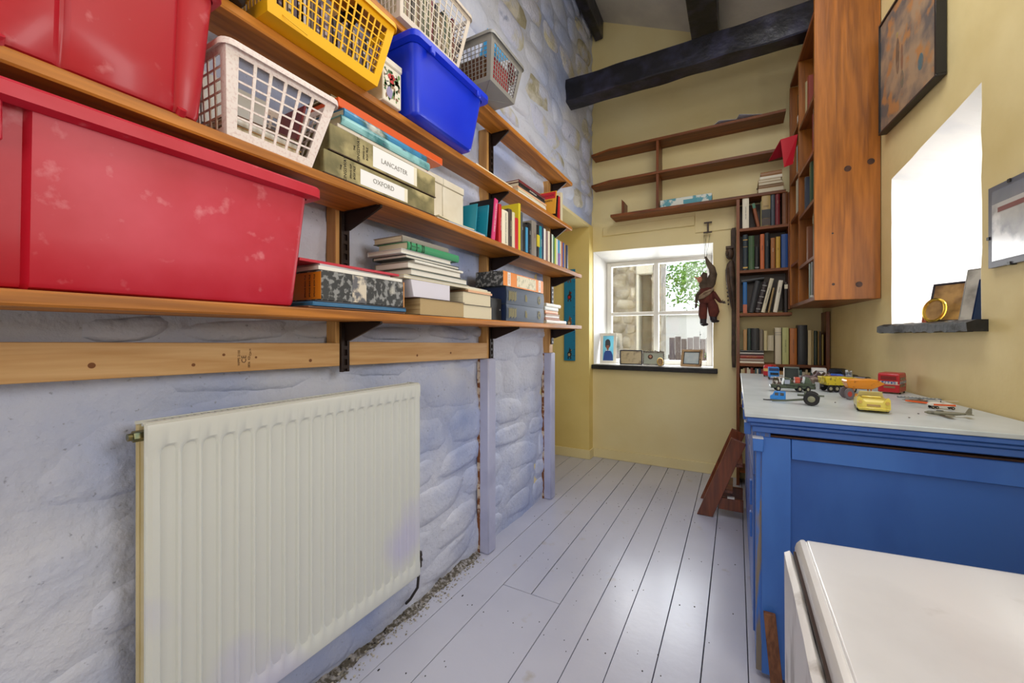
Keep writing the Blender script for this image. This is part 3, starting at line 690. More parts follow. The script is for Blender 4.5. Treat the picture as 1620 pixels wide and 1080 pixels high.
# standing row on the second shelf: u0,u1 at the foot, v of the top
row=[ (790,794.6,323,'red','slim red paperback with white lettering, next to the pink-spined book',dict(txt=('THE WOODEN HORSE',.5,.006))),
 (795,805,333,'ivory','thick cream paperback left of the dark grey-brown book',dict(txt=('READING THE ENGLISH LANDSCAPE',.5,.009),txc='slate')),
 (805.3,811,331,'#4b413d','dark grey-brown book between two cream ones',dict(txt=('COLLECTED STORIES',.5,.008),txc='cream')),
 (811.3,815.6,336,'cream','plain cream book left of the bright red one',{}),
 (815.8,821,345,'red','bright red short book in front of the yellow cover',{}),
 (821.2,824.6,322,'yellow','tall yellow book, its cover showing above the shorter ones',{}),
 (824.8,828,336,'slate','slate-blue book just right of the yellow one',dict(txt=('MAPS',.6,.007))),
 (828.2,831.6,353,'black','black book left of the blue-spined one',{}),
 (831.8,835,355,'black','black book with a bright blue spine strip',dict(bands=[(.05,.9,'sky')])),
 (835.3,841.8,353,'black','thick plain black book with small lettering',dict(txt=('ATLAS',.7,.007))),
 (842,849.6,350,'#8f8880','thick silver-grey book with red lettering',dict(txt=('MUSIC',.6,.01),txc='maroon')),
 (849.9,854,356,'black','black book with a yellow patch on the spine',dict(bands=[(.35,.7,'yellow')])),
 (854.2,858.5,358,'teal','teal-blue book between two dark ones',dict(txt=('GARDENS',.5,.009))),
 (858.7,861,359,'navy','thin navy book beside the teal one',{}),
 (861.2,864.4,362,'white','white paperback left of the mauve one',{}),
 (864.6,867.8,366,'mauve','mauve-brown paperback among white ones',{}),
 (868,870.8,366,'ivory','slim off-white paperback right of the mauve one',{}),
 (871,873.6,369,'darkbrown','dark brown paperback right of the off-white one',{}),
 (873.8,876,371,'#d8e8dc','very slim pale mint paperback',{}),
 (876.1,878.2,374,'green','slim dark green paperback beside the mint one',{}),
 (878.3,880.6,377,'lime','yellow-green paperback near the right end',{}),
 (880.8,883.3,378,'white','white paperback left of the blue and violet one',{}),
 (883.5,886.6,380,'sky','blue paperback with violet lower spine',dict(bands=[(.0,.5,'violet')])),
 (886.8,888.8,382,'cream','slim cream paperback right of blue and violet one',{}),
 (889,890.9,382,'rust','slim rust-red paperback near the shelf end',{}),
 (891.1,893.2,384,'blue','slim mid-blue paperback near the shelf end',{}),
 (893.4,895.3,386,'tan','slim tan paperback left of the last navy one',{}),
 (895.5,899.5,388,'navy','navy paperback, last at the right end of the row',{})]
for (u0,u1,vt,c,lab,kw) in row:
    ya=onX(u0,500,Xs)[0]; yb=onX(u1,500,Xs)[0]; h=onX((u0+u1)/2,vt,Xs)[1]-zs2
    book(lab+', second shelf',(Xs,(ya+yb)/2,zs2),yb-ya-.001,.13,min(h,.30),c,grp=G2,**kw)
# leaning books left of the row
book('black book with pink spine leaning on the row, second shelf',(Xs,1.592,zs2+.0045),.026,.145,.198,'black',sp='pink',grp=G2,lean=-.15,txt=('WILD FLOWERS AND BIRDS',.55,.011))
yb=1.535
T=thing('booklet','bright teal comb-bound booklet leaning against the black book, second shelf','booklet',(-1.05,yb,zs2+.0035),group=G2,rx=-.13)
M().box(-.085,.068,-.003,.003,0,.152).build('cover',cm('teal'),T,bevel=.001)
m=M()
for i in range(17): m.cyl((-.078+i*.0085,-.0036,.144),(-.078+i*.0085,.0036,.150),.0015,n=5)
m.build('comb_binding',cm('navy'),T)
for i in range(4): text('print_line','~ ~ ~ ~ ~ ~',.012,basis((-.005,-.0033,.05+i*.018),(1,0,0),(0,0,1)),cm('sky'),T)
book('thin teal booklet behind the comb-bound one, second shelf',(Xs-.03,1.49,zs2+.003),.005,.14,.15,'teal',grp=G2,lean=-.12)
# open grey papers lying at the front
def sheet(name,lab,cat,cx,cy,z,lx,ly,th,c,rz=0,grp=None,curl=.0,nm='#b9a'):
    T=thing(name,lab,cat,(cx,cy,z),rz,grp)
    n=6; R=[]
    for i in range(n+1):
        y=-ly/2+ly*i/n; dz=curl*(abs(2*i/n-1)**2)
        R.append([(-lx/2,y,dz),(lx/2,y,dz),(lx/2,y,th+dz),(-lx/2,y,th+dz)])
    M().loft(R).build('paper',cm(c),T); return T
G3='loose papers and magazines'
sheet('magazine','white magazine lying flat on second shelf, under the teal booklet, lowest','magazine',-1.015,1.35,zs2,.078,.33,.005,'white',.0,G3)
sheet('magazine','grey-blue magazine lying on white magazine, second shelf, beside teal booklet','magazine',-1.015,1.385,zs2+.0058,.076,.26,.004,'#9aa6b8',.0,G3)
sheet('magazine','creamy magazine lying on top of the grey-blue one, second shelf','magazine',-1.018,1.32,zs2+.0105,.074,.24,.004,'cream',.02,G3,.004)
# archive boxes at the back of second shelf
wbx=mat('white_carton','#e9e2d2',.7,'#d6cbb4',6.,3)
for (y0,y1,lab) in ((1.19,1.322,'first white archive carton right of the marbled box files, second shelf'),(1.326,1.468,'second white archive carton behind the magazines, second shelf')):
    T=thing('archive_box',lab,'box',(-1.1,(y0+y1)/2,zs2),group='white archive cartons')
    z=zs2+ (0.013 if y0<1.2 else .014); 
    M().box(-1.139,-1.062,y0,y1,zs2,zs2+.182).build('body',wbx,T,world=True,bevel=.002)
    M().box(-1.1395,-1.058,y0-.001,y1+.001,zs2+.1825,zs2+.212).build('lid',wbx,T,world=True,bevel=.002)
# marbled box files
marb=mat('olive_marbled_paper','#9a8e62',.6,'#6f6844',9.,7,(.42,.58),.0008,40.,c3='#b9ab7a',ns3=5.,mix3=(.55,.62))
lab_m=mat('white_label','#f3f3f4',.6)
def boxfile(lab,y0,y1,z0,h,xf,lbl,ink,ty,l0,l1,zoff):
    T=thing('box_file',lab,'box file',(xf,(y0+y1)/2,z0),group='olive box files')
    M().box(xf-.155,xf,y0,y1,z0,z0+h).build('body',marb,T,world=True,bevel=.0025)
    M().box(xf-.156,xf+.001,y0-.001,y1+.001,z0+h*.0,z0+.003).build('lower_lip',cm('darkbrown'),T,world=True)
    M().box(xf,xf+.0008,l0,l1,z0+h*.12,z0+h*zoff).build('label',lab_m,T,world=True)
    M().box(xf+.0001,xf+.0007,l1,l1+.015,z0+h*.12,z0+h*zoff).build('label_edge',cm('ivory'),T,world=True)
    I=MATX[T.name].inverted()
    for (s,dy,sz) in (('THE',-.034,.008),('KINGSWAY',-.020,.0138),('SPRING CLIP',-.001,.0075),('BOX FILE',.012,.0095)):
        text('printed_title',s,sz,I@basis((xf+.0006,ty+dy,z0+h*.5),(0,0,1),(0,-1,0)),cm('black'),T)
    text('handwriting',lbl,.021,I@basis((xf+.0012,(l0+l1)/2,z0+h*.5),(0,1,0),(0,0,1)),cm('grey'),T)
boxfile('lower olive marbled box file with white label reading OXFORD','' or .705,1.16,zs2,.066,-.968,'OXFORD','grey',.792,.825,1.005,.8)
boxfile('upper olive marbled box file with white label reading LANCASTER',.722,1.165,zs2+.068,.075,-.968,'LANCASTER','grey',.838,.872,1.05,.96)
zb=zs2+.1445
book('white sketchy-patterned booklet lying directly on upper olive box file',(-.972,.95,zb),.011,.14,.40,mat('scribbled_cover','#ddd3c6',.6,'#b84a86',28.,3,(.66,.7)),lie=True,boxy=True)
sea=mat('teal_watercolour_cover','#8fc9cc',.4,'#1c6e74',9.,5,(.5,.62),c3='#20305a',ns3=14.,mix3=(.6,.66),coat=.25)
sea2=mat('blue_green_watercolour_cover','#2f86b8',.4,'#1d5247',8.,5,(.5,.6),c3='#c9ccc4',ns3=6.,mix3=(.58,.64),coat=.25)
book('thick teal sea-painted hardback lying on the scribbled booklet',(-.965,.945,zb+.0115),.026,.13,.372,sea,lie=True)
book('blue and green illustrated hardback lying on top of teal one',(-.968,.945,zb+.038),.022,.13,.355,sea2,lie=True,yaw=.02)
book('wide orange folder lying on the blue and green hardback',(-.975,.985,zb+.0615),.026,.135,.46,'#dd5a20',lie=True,boxy=True,yaw=.0)
book('old khaki folder with bent cover on the orange folder',(-1.0,.95,zb+.0885),.010,.11,.40,'#6e6848',lie=True,pages=True)
sheet('picture_card','painted picture card topmost of the second-shelf book pile','card',-1.06,1.02,zb+.0995,.12,.38,.003,'#8b6f7c',.0,None)
# contents of the white basket
zw=SH[2]+.0052
cont=[('tan','tan booklet at bottom of the white basket',.012,0),('darkbrown','dark brown booklet in the white basket',.010,.03),('tan','sandy booklet halfway up in the white basket',.012,-.02),('white','wad of white papers in the white basket',.014,.05),('brown','brown card in the white basket, on papers',.008,-.04)]
z=zw
for c,lab,t,yw in cont:
    book(lab,(-.992,.57,z),t,.115,.17,c,lie=True,pages=(c!='white'),yaw=yw,grp='papers in the white basket'); z+=t+.001
for (c,lab,yy,ln,h,x) in (('#c9c8c4','large grey sheet standing at the back of the white basket',.50,.0,.165,-1.105),('maroon','maroon booklet standing in the white basket',.645,-.22,.10,-1.04)):
    T=thing('folder',lab,'folder',(x,yy,z+.002),group='papers in the white basket',rx=ln if c!='#c9c8c4' else 0)
    if c=='#c9c8c4': M().box(-.003,.003,-.02,.13,0,.12).build('cover',cm(c),T)
    else: M().box(-.05,.05,-.003,.003,0,h).build('cover',cm(c),T,bevel=.001)
# black bag and other small things on the third shelf
T=thing('camera_bag','black bag beside the yellow basket on third shelf','bag',(-1.05,.50,SH[3]+.001))
m=M(); m.loft([[(-1.12,y,SH[3]+.001),(-1.0+e,y,SH[3]+.001),(-.985+e,y,SH[3]+.04),(-1.0+e,y,SH[3]+.09),(-1.12,y,SH[3]+.1)] for y,e in ((.40,-.02),(.43,0),(.50,0),(.535,-.02))]).build('body',mat('black_fabric','#101014',.5,coat=.1),T,world=True,bevel=.006)
M().tube([(-.99,.42,SH[3]+.07),(-.975,.46,SH[3]+.06),(-.99,.51,SH[3]+.07)],.004).build('strap',cm('darkgrey'),T,world=True)
G5='disc cases in the yellow basket'
rnd=random.Random(2)
ORD=['first','second','third','fourth','fifth','sixth','seventh','eighth','ninth','tenth','eleventh','twelfth','thirteenth','fourteenth','fifteenth','sixteenth','seventeenth','eighteenth','nineteenth']
ORD+=['twentieth']+['twenty-'+q for q in ORD[:9]]+['thirtieth']+['thirty-'+q for q in ORD[:9]]+['fortieth']+['forty-'+q for q in ORD[:9]]
dc=['#b9a9b4','#5a3a38','#8a7f90','#2b2422','#c9b9a0','#6a5a70','#d8d4d6','#402a26']
pos=[]
for i in range(12):
    y=.592+i*.0262
    T=thing('disc_case',ORD[2*i]+' disc case from the left standing upright in the yellow basket','disc case',(-1.0,y,SH[3]+.005),group=G5,rx=0)
    M().box(-.118,0,-.005,.005,0,.135).build('case',cm(dc[i%8]),T,bevel=.001)
    M().box(-.1,.0006,-.0035,.0035,.008,.127).build('inlay',cm(dc[(i+3)%8]),T)
    T=thing('disc_case',ORD[2*i+1]+' disc case from the left standing upright in the yellow basket','disc case',(-1.0,y+.0125,SH[3]+.005),group=G5)
    M().box(-.118,0,-.005,.005,0,.12).build('case',cm(dc[(i*3+1)%8]),T,bevel=.001)
    for k in range(6): M().box(.0,.0008,-.004,.004,.012+k*.017,.018+k*.017).build('spine_print',cm(dc[(i+k)%8]),T)
# floral tin
T=thing('floral_tin','small white tin painted with a flower bouquet, beside the blue bin','tin',(-1.05,.995,SH[3]+.001))
tin=mat('cream_tin','#ece5d4',.35,coat=.3)
M().box(-1.12,-1.018,.958,1.043,SH[3]+.001,SH[3]+.125).build('body',tin,T,world=True,bevel=.003)
M().box(-1.122,-1.014,.956,1.045,SH[3]+.125,SH[3]+.15).build('lid',tin,T,world=True,bevel=.004)
m=M(); 
def disc(m,y,z,r,x=-1.0172,mi=0,n=9,ry=None):
    rr=[random.uniform(.8,1.15) for _ in range(n)]
    m.loft([[(xx,y+r*rr[i]*math.cos(2*PI*i/n),z+(ry or r)*rr[i]*math.sin(2*PI*i/n)) for i in range(n)] for xx in (x-.0008,x)],mi)
random.seed(21); z0=SH[3]
for i in range(80): disc(m,min(1.03,max(.968,random.gauss(1.0,.022))),min(z0+.108,max(z0+.018,random.gauss(z0+.066,.026))),random.uniform(.003,.007),-1.0172,random.choice([0,0,1,5]),7,random.uniform(.003,.009))
for (y,z,r,k) in ((.99,.09,.011,2),(1.003,.092,.010,2),(.997,.078,.009,2),(.975,.078,.011,3),(.98,.064,.008,3),(1.018,.066,.009,3),(.968,.095,.006,3),(1.01,.102,.007,3)): disc(m,y,z0+z,r,-1.0166,k,8)
disc(m,.988,z0+.035,.014,-1.0164,4,12,.02)
m.build('bouquet_print',[cm('#3d6b3a'),cm('#6d9252'),cm('#c42a22'),cm('#f0ead8'),cm('#9a92b8'),cm('#8b6a4c')],T,world=True)
# behind the yellow basket
book('dark paperback on third shelf behind the floral tin',(-1.115,.975,SH[3]+.001),.02,.02,.15,'black')
for i,(c,l) in enumerate((('white','white'),('palegreen','pale green'),('ivory','ivory'))):
    book(l+' thin paperback behind the floral tin, third shelf',(-1.1,.998+i*.011,SH[3]+.151),.009,.035,.09,c) if 0 else book(l+' thin paperback behind the floral tin, third shelf',(-1.124,.996+i*.013,SH[3]+.001),.011,.012,.17,c)
T=thing('red_box','dull red box above the yellow basket, on the top shelf','box',(-1.09,.90,SH[4]+.001))
M().box(-1.135,-1.045,.84,.93,SH[4]+.001,SH[4]+.09).build('body',cm('#b04048'),T,world=True,bevel=.004)
M().box(-1.136,-1.043,.838,.932,SH[4]+.091,SH[4]+.1).build('lid',cm('#b04048'),T,world=True,bevel=.002)
# contents of the cream basket: many booklets on edge
G6='booklets in the cream basket'; cc=['cream','#4a5a40','ivory','maroon','#8a7f6a','#3a3a48','cream','#7a5a3a','#c9c2b0','darkgreen']
for i in range(24):
    y=1.046+i*.0132
    book(ORD[i]+' thin booklet from the left standing in the cream basket',(-1.027,y,SH[4]+.0048),.0105,.095,.19+.02*math.sin(i*1.7),cc[i%10],pages=(i%3!=1),grp=G6)
T=book('red hardback standing in the grey basket, facing out',(-.945,1.585,SH[4]+.0048),.16,.02,.14,'#b01c28',boxy=True)
for i,(c,l) in enumerate((('brown','brown'),('tan','tan'),('#4a3528','dark coffee-coloured'),('#8f6b4a','light brown'),('ivory','ivory'))):
    book(l+' booklet packed in the grey basket',(-.97,1.50+i*.016,SH[4]+.0048),.012,.13,.13,c,pages=(i%2==0),grp='booklets in the grey basket')
T=thing('blue_folder','sky-blue folder sticking up out of the grey basket','folder',(-1.04,1.64,SH[4]+.13))
m=M(); m.slab((-1.08,1.585,2.40),(-.945,1.59,2.40),(-.945,1.69,2.475),(-1.03,1.62,2.605),.003); m.build('cover',cm('#2f9ad8'),T,world=True)
T=book('red-spined booklet at the right corner of grey basket',(-.93,1.70,SH[4]+.11),.02,.03,.10,'maroon')
# third shelf right part
z3=SH[3]+.0008
sheet('magazine','white magazine lying at front of the third shelf, right of blue bin','magazine',-1.085,1.70,z3,.10,.34,.006,'ivory',.0,G3)
stk=[('white','white booklet with red edge, lowest in third shelf stack',.012,0),('cream','cream booklet, second in third shelf stack',.012,.03),('peach','peach booklet, third in third shelf stack',.010,-.03),('black','black paperback with white lettering in third shelf stack',.024,.02),('maroon','crimson paperback topmost in third shelf stack',.014,-.02)]
z=z3
for c,l,t,yw in stk:
    kw=dict(txt=('AN ANTHOLOGY',.5,.012)) if c=='black' else {}
    book(l,(-1.035,2.12,z),t,.10,.37-.03*(c in('black','maroon')),c,lie=True,yaw=yw*.4,grp='stack on the third shelf',**kw); z+=t+.0006
art=mat('orange_red_cover','#d8281c',.4,'#e6a72a',9.,3,(.45,.55))
T=thing('magazine','orange and red magazine leaning at right end of third shelf','magazine',(-1.07,2.40,z3+.003),rx=-.17)
M().box(-.06,.055,-.004,.004,0,.155).build('cover',cm('#e3a12a'),T,bevel=.001)
M().box(-.055,.05,-.0048,-.004,.105,.15).build('red_panel',cm('red'),T)
text('cover_title','READER',.022,basis((.0,-.0052,.125),(1,0,0),(0,0,1)),cm('maroon'),T); text('cover_title','LEARN',.02,basis((.0,-.0052,.09),(1,0,0),(0,0,1)),cm('black'),T)
book('black booklet leaning between orange magazine and red book, third shelf',(-1.035,2.475,z3+.003),.008,.10,.15,'black',lean=-.18)
book('red book upright near the right end of the third shelf',(-1.035,2.525,z3),.03,.11,.15,'red')
book('cream paperback, last at the right end of third shelf',(-1.035,2.57,z3),.035,.11,.19,'cream')
# ------------------------------------------------------------ lowest shelf
z1=SH[1]+.0008
book('thin brown board lowest in the pile beside the big red bin',(-.968,.835,z1),.006,.15,.35,'brown',lie=True,boxy=True)
book('steel-blue folder on the brown board, lowest shelf',(-.964,.84,z1+.0065),.011,.15,.34,'#2f6a94',lie=True,boxy=True)
book('thin dark board under the speckled box file',(-.968,.85,z1+.018),.004,.15,.33,'darkgrey',lie=True,boxy=True)
T=thing('box_file','black and white speckled box file with orange end label, beside red bin','box file',(-.972,.855,z1+.0225))
spk=mat('black_speckle_paper','#3a3b3c',.6,'#8f9090',60.,6,(.5,.58),.0006,60.,c3='#cfccc2',ns3=8.,mix3=(.63,.72))
zb=z1+.0225
M().box(-1.13,-.972,.700,1.008,zb,zb+.082).build('body',spk,T,world=True,bevel=.0025)
M().box(-1.12,-.9735,.6992,.6999,zb+.004,zb+.078).build('end_label',cm('#e08a22'),T,world=True)
I=MATX[T.name].inverted()
for k in range(3): text('label_print','SPRING BOX FILE',.008,I@basis((-1.0-k*.02,.6988,zb+.041),(0,0,1),(-1,0,0)),cm('darkbrown'),T)
M().box(-.972,-.9712,.80,.85,zb+.002,zb+.08).build('worn_patch',mat('torn_paper','#d8cdbb',.8,'#6a6a70',30.,5,(.45,.55)),T,world=True)
M().box(-.973,-.971,1.004,1.0085,zb,zb+.083).build('edge_tape',cm('#c98a4a'),T,world=True)
zc=zb+.0835
sheet('papers','loose white papers on speckled box file','papers',-1.05,.85,zc,.145,.31,.010,'white',.0,None)
sheet('papers','grey folded papers on the loose white ones','papers',-1.055,.83,zc+.0105,.14,.26,.006,'#b9b6bc',.03,None)
sheet('folder','crimson folder topmost of the pile beside the big red bin','folder',-1.055,.82,zc+.017,.15,.34,.007,'#c01c34',-.04,None)
# second pile
book('old thick book lying with brown page edges outward, lowest shelf',(-.968,1.215,z1),.062,.155,.265,'darkbrown',lie=True,pages=True,pm=oldpage)
T=thing('paper_box','white box of paper on the old thick book, lowest shelf','box',(-.98,1.16,z1+.0625))
M().loft([[(-1.125,1.045,z),(-.975,1.045+e,z),(-.975,1.26,z),(-1.125,1.26,z)] for z,e in ((z1+.0625,.012),(z1+.122,.0))]).build('body',mat('white_paper_box','#dedbe8',.7),T,world=True,bevel=.0015)
lay=[(1.0+.02,1.44,.012,'cream','thin cream booklet under the white volumes, lowest shelf',1),(1.05,1.42,.022,'#5d6a66','dark-edged white-paged lower volume in the tall pile, lowest shelf',1),(1.04,1.37,.022,'#8a8474','ivory volume with page edges out, on dark-edged lower volume',1),(1.07,1.39,.009,'white','thin white magazine in the middle of tall pile',0),(1.03,1.36,.012,'#39453f','dark green-edged volume in upper part of tall pile',1)]
z=z1+.1225
for i,(a,b,t,c,l,pg) in enumerate(lay):
    book(l,(-.97 if i!=0 else -.975,(a+b)/2-.03,z),t,.16,(b-a)*.9,c,lie=True,pages=bool(pg),pm=pagew,grp='tall pile on the lowest shelf',yaw=(.0,.01,-.01,.02,0)[i]); z+=t+.0006
zt=z
book('grey glossy volume under the green book, lowest shelf',(-.972,1.13,zt),.016,.16,.27,'#c2c4c6',lie=True,pages=True,pm=pagew)
book('green clothbound book with gold-ruled spine on the tall pile',(-.966,1.165,zt+.0165),.027,.145,.285,'#3f9467',lie=True,bands=[(.04,.05,'darkgreen'),(.14,.15,'darkgreen'),(.24,.25,'darkgreen'),(.27,.28,'darkgreen')],txt=('ART OF THE WORLD',.12,.004),txc='darkgreen')
book('grey clothbound book topmost of the tall pile',(-.985,1.14,zt+.044),.022,.14,.25,'#8d8880',lie=True)
# twin thick paperbacks with page side out
book('lower of two fat paperbacks lying page edges outward',(-.97,1.452,z1),.056,.11,.225,'darkbrown',lie=True,pages=True,ct=.001)
book('upper of two fat paperbacks lying page edges outward',(-.97,1.448,z1+.0565),.052,.11,.215,'darkbrown',lie=True,pages=True,ct=.001)
sheet('folder','buff cardboard folder on the fat paperbacks','folder',-1.045,1.49,z1+.111,.12,.20,.010,'peach',.03,None)
sheet('magazine','pale yellow magazine on the buff folder, lowest shelf','magazine',-1.05,1.47,z1+.1215,.12,.22,.007,'cream',-.03,None)
sheet('papers','torn white papers topmost over the fat paperbacks','papers',-1.055,1.49,z1+.129,.11,.17,.008,'#d9d6c8',.06,None)
# black box and navy volumes
T=thing('black_box','tall glossy black box standing left of the navy volumes','box',(-1.04,1.63,z1))
M().box(-1.12,-.985,1.575,1.672,z1,z1+.103).build('body',cm('black'),T,world=True,bevel=.002)
M().cyl((-.985,1.655,z1+.05),(-.983,1.655,z1+.05),.004,n=10).build('stud',cm('grey'),T,world=True)
for k,(l,) in enumerate((('lower navy reference volume with gilt spine panels',),('upper navy reference volume with gilt spine panels',))):
    T=book(l+', lowest shelf',(-.966,1.905,z1+k*.0835),.082,.15,.43,'#2e3c54',lie=True,ct=.004,pm=cm('navy'))
    gm_=mat('gilt_print','#a89c6a',.5,metal=.3)
    m=M()
    for i in range(9): m.box(.0002,.0012,-.195+i*.009,-.191+i*.009,.014+(i%3)*.004,.066-(i%2)*.006)
    m.build('gilt_lettering',gm_,T)
    m=M()
    for i in range(3): m.box(.0002,.0012,-.02+i*.008,-.016+i*.008,.022,.058-(i==2)*.01)
    m.build('gilt_title',gm_,T)
    m=M()
    for rr in (.021,.013):
        for i in range(14):
            a=2*PI*i/14; m.cyl((.0002,.15+rr*math.cos(a)*.9,.041+rr*math.sin(a)),(.0013,.15+rr*math.cos(a)*.9,.041+rr*math.sin(a)),.0028,n=6)
    m.build('gilt_emblem',gm_,T)
T=thing('box_file','orange-spined speckled box file lying on the navy volumes','box file',(-.966,1.9,z1+.1672))
zb=z1+.1672
M().box(-1.13,-.972,1.665,2.12,zb,zb+.073).build('body',spk,T,world=True,bevel=.002)
M().box(-.972,-.9705,1.665,2.12,zb+.002,zb+.071).build('spine_label',cm('#ee8a1a'),T,world=True)
M().box(-.9705,-.9698,1.80,2.02,zb+.008,zb+.066).build('white_label',mat('printed_label','#efe6cc',.6,'#c9c4a8',45.,4,(.5,.6)),T,world=True)
I=MATX[T.name].inverted()
M().box(-.9705,-.9699,1.705,1.735,zb+.004,zb+.069).build('side_label',cm('white'),T,world=True); M().box(-.9705,-.9699,2.055,2.085,zb+.004,zb+.069).build('side_label',cm('white'),T,world=True)
for y in (1.72,2.07): text('label_print','BOX FILE',.011,I@basis((-.9694,y,zb+.0365),(0,0,1),(0,-1,0)),cm('orange'),T)
# small stack at the right end
sm=[(.022,'#cfc7b8','wide pale book lowest in the small stack at shelf end',2.33,.33,.018),(.011,'red','thin red-edged booklet in the small stack at shelf end',2.27,.22,.0),(.013,'white','white booklet low in the small stack',2.26,.2,-.01),(.010,'#c9a0a0','dusty pink booklet in the small stack',2.27,.21,.0),(.018,'#f0a878','peach paperback in the small stack',2.25,.19,.0),(.022,'#dfe4e2','pale paperback upper in the small stack',2.25,.2,.0),(.021,'white','white paperback topmost in the small stack',2.28,.22,.0)]
z=z1
for t,c,l,yc,hh,yw in sm:
    book(l,(-.972,yc,z),t,.11,hh,c,lie=True,grp='small stack at the end of lowest shelf',yaw=yw,pages=(t in (.011,.010))); z+=t+.0006
# ------------------------------------------------------------ dark stained shelves on back wall
dk=wood('dark_stained_pine','#94501a','#5e2f0c',0,.5,8.,coat=.0)
dkz=wood('dark_stained_pine_upright','#8f4c1e','#64330f',2,.42,8.,coat=.1)
dky=wood('dark_stained_pine_deep','#93501f','#6a3612',1,.42,8.,coat=.1)
hon=wood('honey_stained_pine','#ad671f','#7f470f',2,.4,9,coat=.1,dist=.35)
t=thing('wall_shelving','dark stained open shelving high on the yellow back wall','shelving',(-.4,YB-.1,2.17))
yf=3.565; yw=YB-.003
def lshelf(z,x0,x1,nm='shelf_board',cut=0.):
    m=M(); n=16; R=[]
    for i in range(n+1):
        x=x0+(x1-x0)*i/n; d=noise.noise(Vector((x*4,z,0)))*.003
        yo=yf+d+(cut*max(0,1-i/2.) if cut else 0)
        R.append([(x,yo,z-.022),(x,yo,z),(x,yw,z),(x,yw,z-.022)])
    m.loft(R).build(nm,dk,t,world=True,bevel=.0015)
lshelf(2.815,-1.17,.318,cut=.05); lshelf(2.535,-1.17,.318,cut=.05); lshelf(2.225,-.98,.318,cut=.0)
M().box(-.592,-.57,yf+.004,yw,2.2255,2.513).box(-.592,-.57,yf+.004,yw,2.5355,2.793).build('divider',dkz,t,world=True,bevel=.001)
M().extr([(0,0),(.024,0),(.024,.10),(0,.125)],(-.885,yf+.02,2.2255),(1,0,0),(0,0,1),(0,.12,0)).build('end_stop',dkz,t,world=True,bevel=.001)
T=thing('paper_sheet','lavender-grey paper sheets lying over the top back shelf','paper',(-.1,3.65,2.8155))
m=M(); m.loft([[(x,yf-.01+dy,2.8158+h),(x,yw-.01,2.8158+h*.6),(x,yw-.01,2.8172+h*.6),(x,yf-.01+dy,2.8172+h)] for x,dy,h in ((-.28,.06,.0),(-.15,.01,.0),(-.12,.0,.018),(.0,.03,.012),(.02,.0,.03),(.12,.02,.012),(.28,.06,.0))]).build('paper',cm('#e2e4f4'),T,world=True)
# items on it
T=thing('blue_pattern_box','long pale box with blue print on the lowest back shelf','box',(-.35,3.60,2.2255))
M().box(-.56,-.17,3.575,3.66,2.2256,2.285).build('body',mat('pale_blue_print','#dfe3da',.6,'#5d9fae',16.,4,(.5,.56)),T,world=True,bevel=.002)
M().box(-.38,-.28,3.5745,3.575,2.23,2.262).build('blue_print',cm('#4b98a8'),T,world=True)
z=2.2258
for i,(c,l,tt,x) in enumerate((('tan','tan-covered book lowest',.036,.225),('#8a6a44','brown book second',.022,.226),('#a08a60','khaki book third',.022,.222),('#c0a070','sandy book fourth',.020,.218),('ivory','pale book fifth',.022,.226),('#9a6b3c','thick tan book topmost',.032,.228))):
    book(l+' of the flat stack at right of the lowest back shelf',(x,3.585,z),tt,.15,.165-.006*i,c,spine=(0,-1),lie=True,pages=(i in (0,2,3)),grp='flat book stack on the back shelf',lean=0); z+=tt+.0005
# back bookcase, floor to shelf height
bcT=thing('bookcase','dark stained wooden bookcase behind the blue cabinet, against back wall','bookcase',(.2,3.66,0))
x0,xr,x1=.0,.335,.574
def bx(n,a,b,c,d,e,f,m_=dk): return M().box(a,b,c,d,e,f).build(n,m_,bcT,world=True,bevel=.0012)
bx('side_panel',x0,x0+.022,yf,yw,0,2.20,dkz)
bx('side_panel',xr-.004,xr+.020,yf,yw,1.345,2.20,dkz)
bx('side_panel',x1-.022,x1+.0,yf+.0,yw,0,1.32,dkz)
for z in (1.972,1.652): bx('shelf_board',x0+.022,xr-.004,yf+.002,yw,z-.022,z)
bx('shelf_board',x0+.022,xr+.02,yf+.002,yw,1.300,1.322)
bx('shelf_board',x0+.022,x1-.022,yf+.002,yw,.918,.940)
bx('shelf_board',x0+.022,x1-.022,yf+.002,yw,.60,.622)
bx('shelf_board',x0+.022,x1-.022,yf+.002,yw,.1,.122)
bx('back_panel',x0+.022,xr-.004,yw-.012,yw-.006,1.345,1.949,cm('darkbrown'))  # dark sheets added behind the upper books to deepen the shade there
bx('back_panel',x0+.022,xr-.004,yw-.012,yw-.006,1.973,2.19,cm('darkbrown'))
bx('back_panel',x0+.022,x1-.022,yw-.012,yw-.006,.62,.91)
def uX(u,Y=3.57): return onY(u,500,Y)[0]
def zY(u,v,Y=3.57): return onY(u,v,Y)[1]
def backrow(items,z,grp,where,Y=3.575,dep=.13):
    for it in items:
        u0,u1,vt,c,lab=it[:5]; kw=it[5] if len(it)>5 else {}
        a,b=uX(u0,Y),uX(u1,Y); h=zY((u0+u1)/2,vt,Y)-z
        ln=kw.pop('lean',0) if kw else 0
        book(lab+', '+where,((a+b)/2,Y,z),b-a-.0012,dep,h,c,spine=(0,-1),grp=grp,lean=0,**kw) if not ln else leaner(lab+', '+where,(a+b)/2,Y,z,b-a-.001,dep,h,c,ln,grp,kw)
def leaner(lab,x,Y,z,th,dep,h,c,ln,grp,kw):
    T=book(lab,(x,Y,z+abs(math.sin(ln))*th/2+.0008),th,dep,h,c,spine=(0,-1),grp=grp,**kw)
    # tilt sideways about the depth axis
    from mathutils import Euler
    T.rotation_mode='XYZ'; T.rotation_euler=(Matrix.Rotation(ln,4,'Y')@Matrix.Rotation(-PI/2,4,'Z')).to_euler(); return T
W1='top section of the back bookcase'
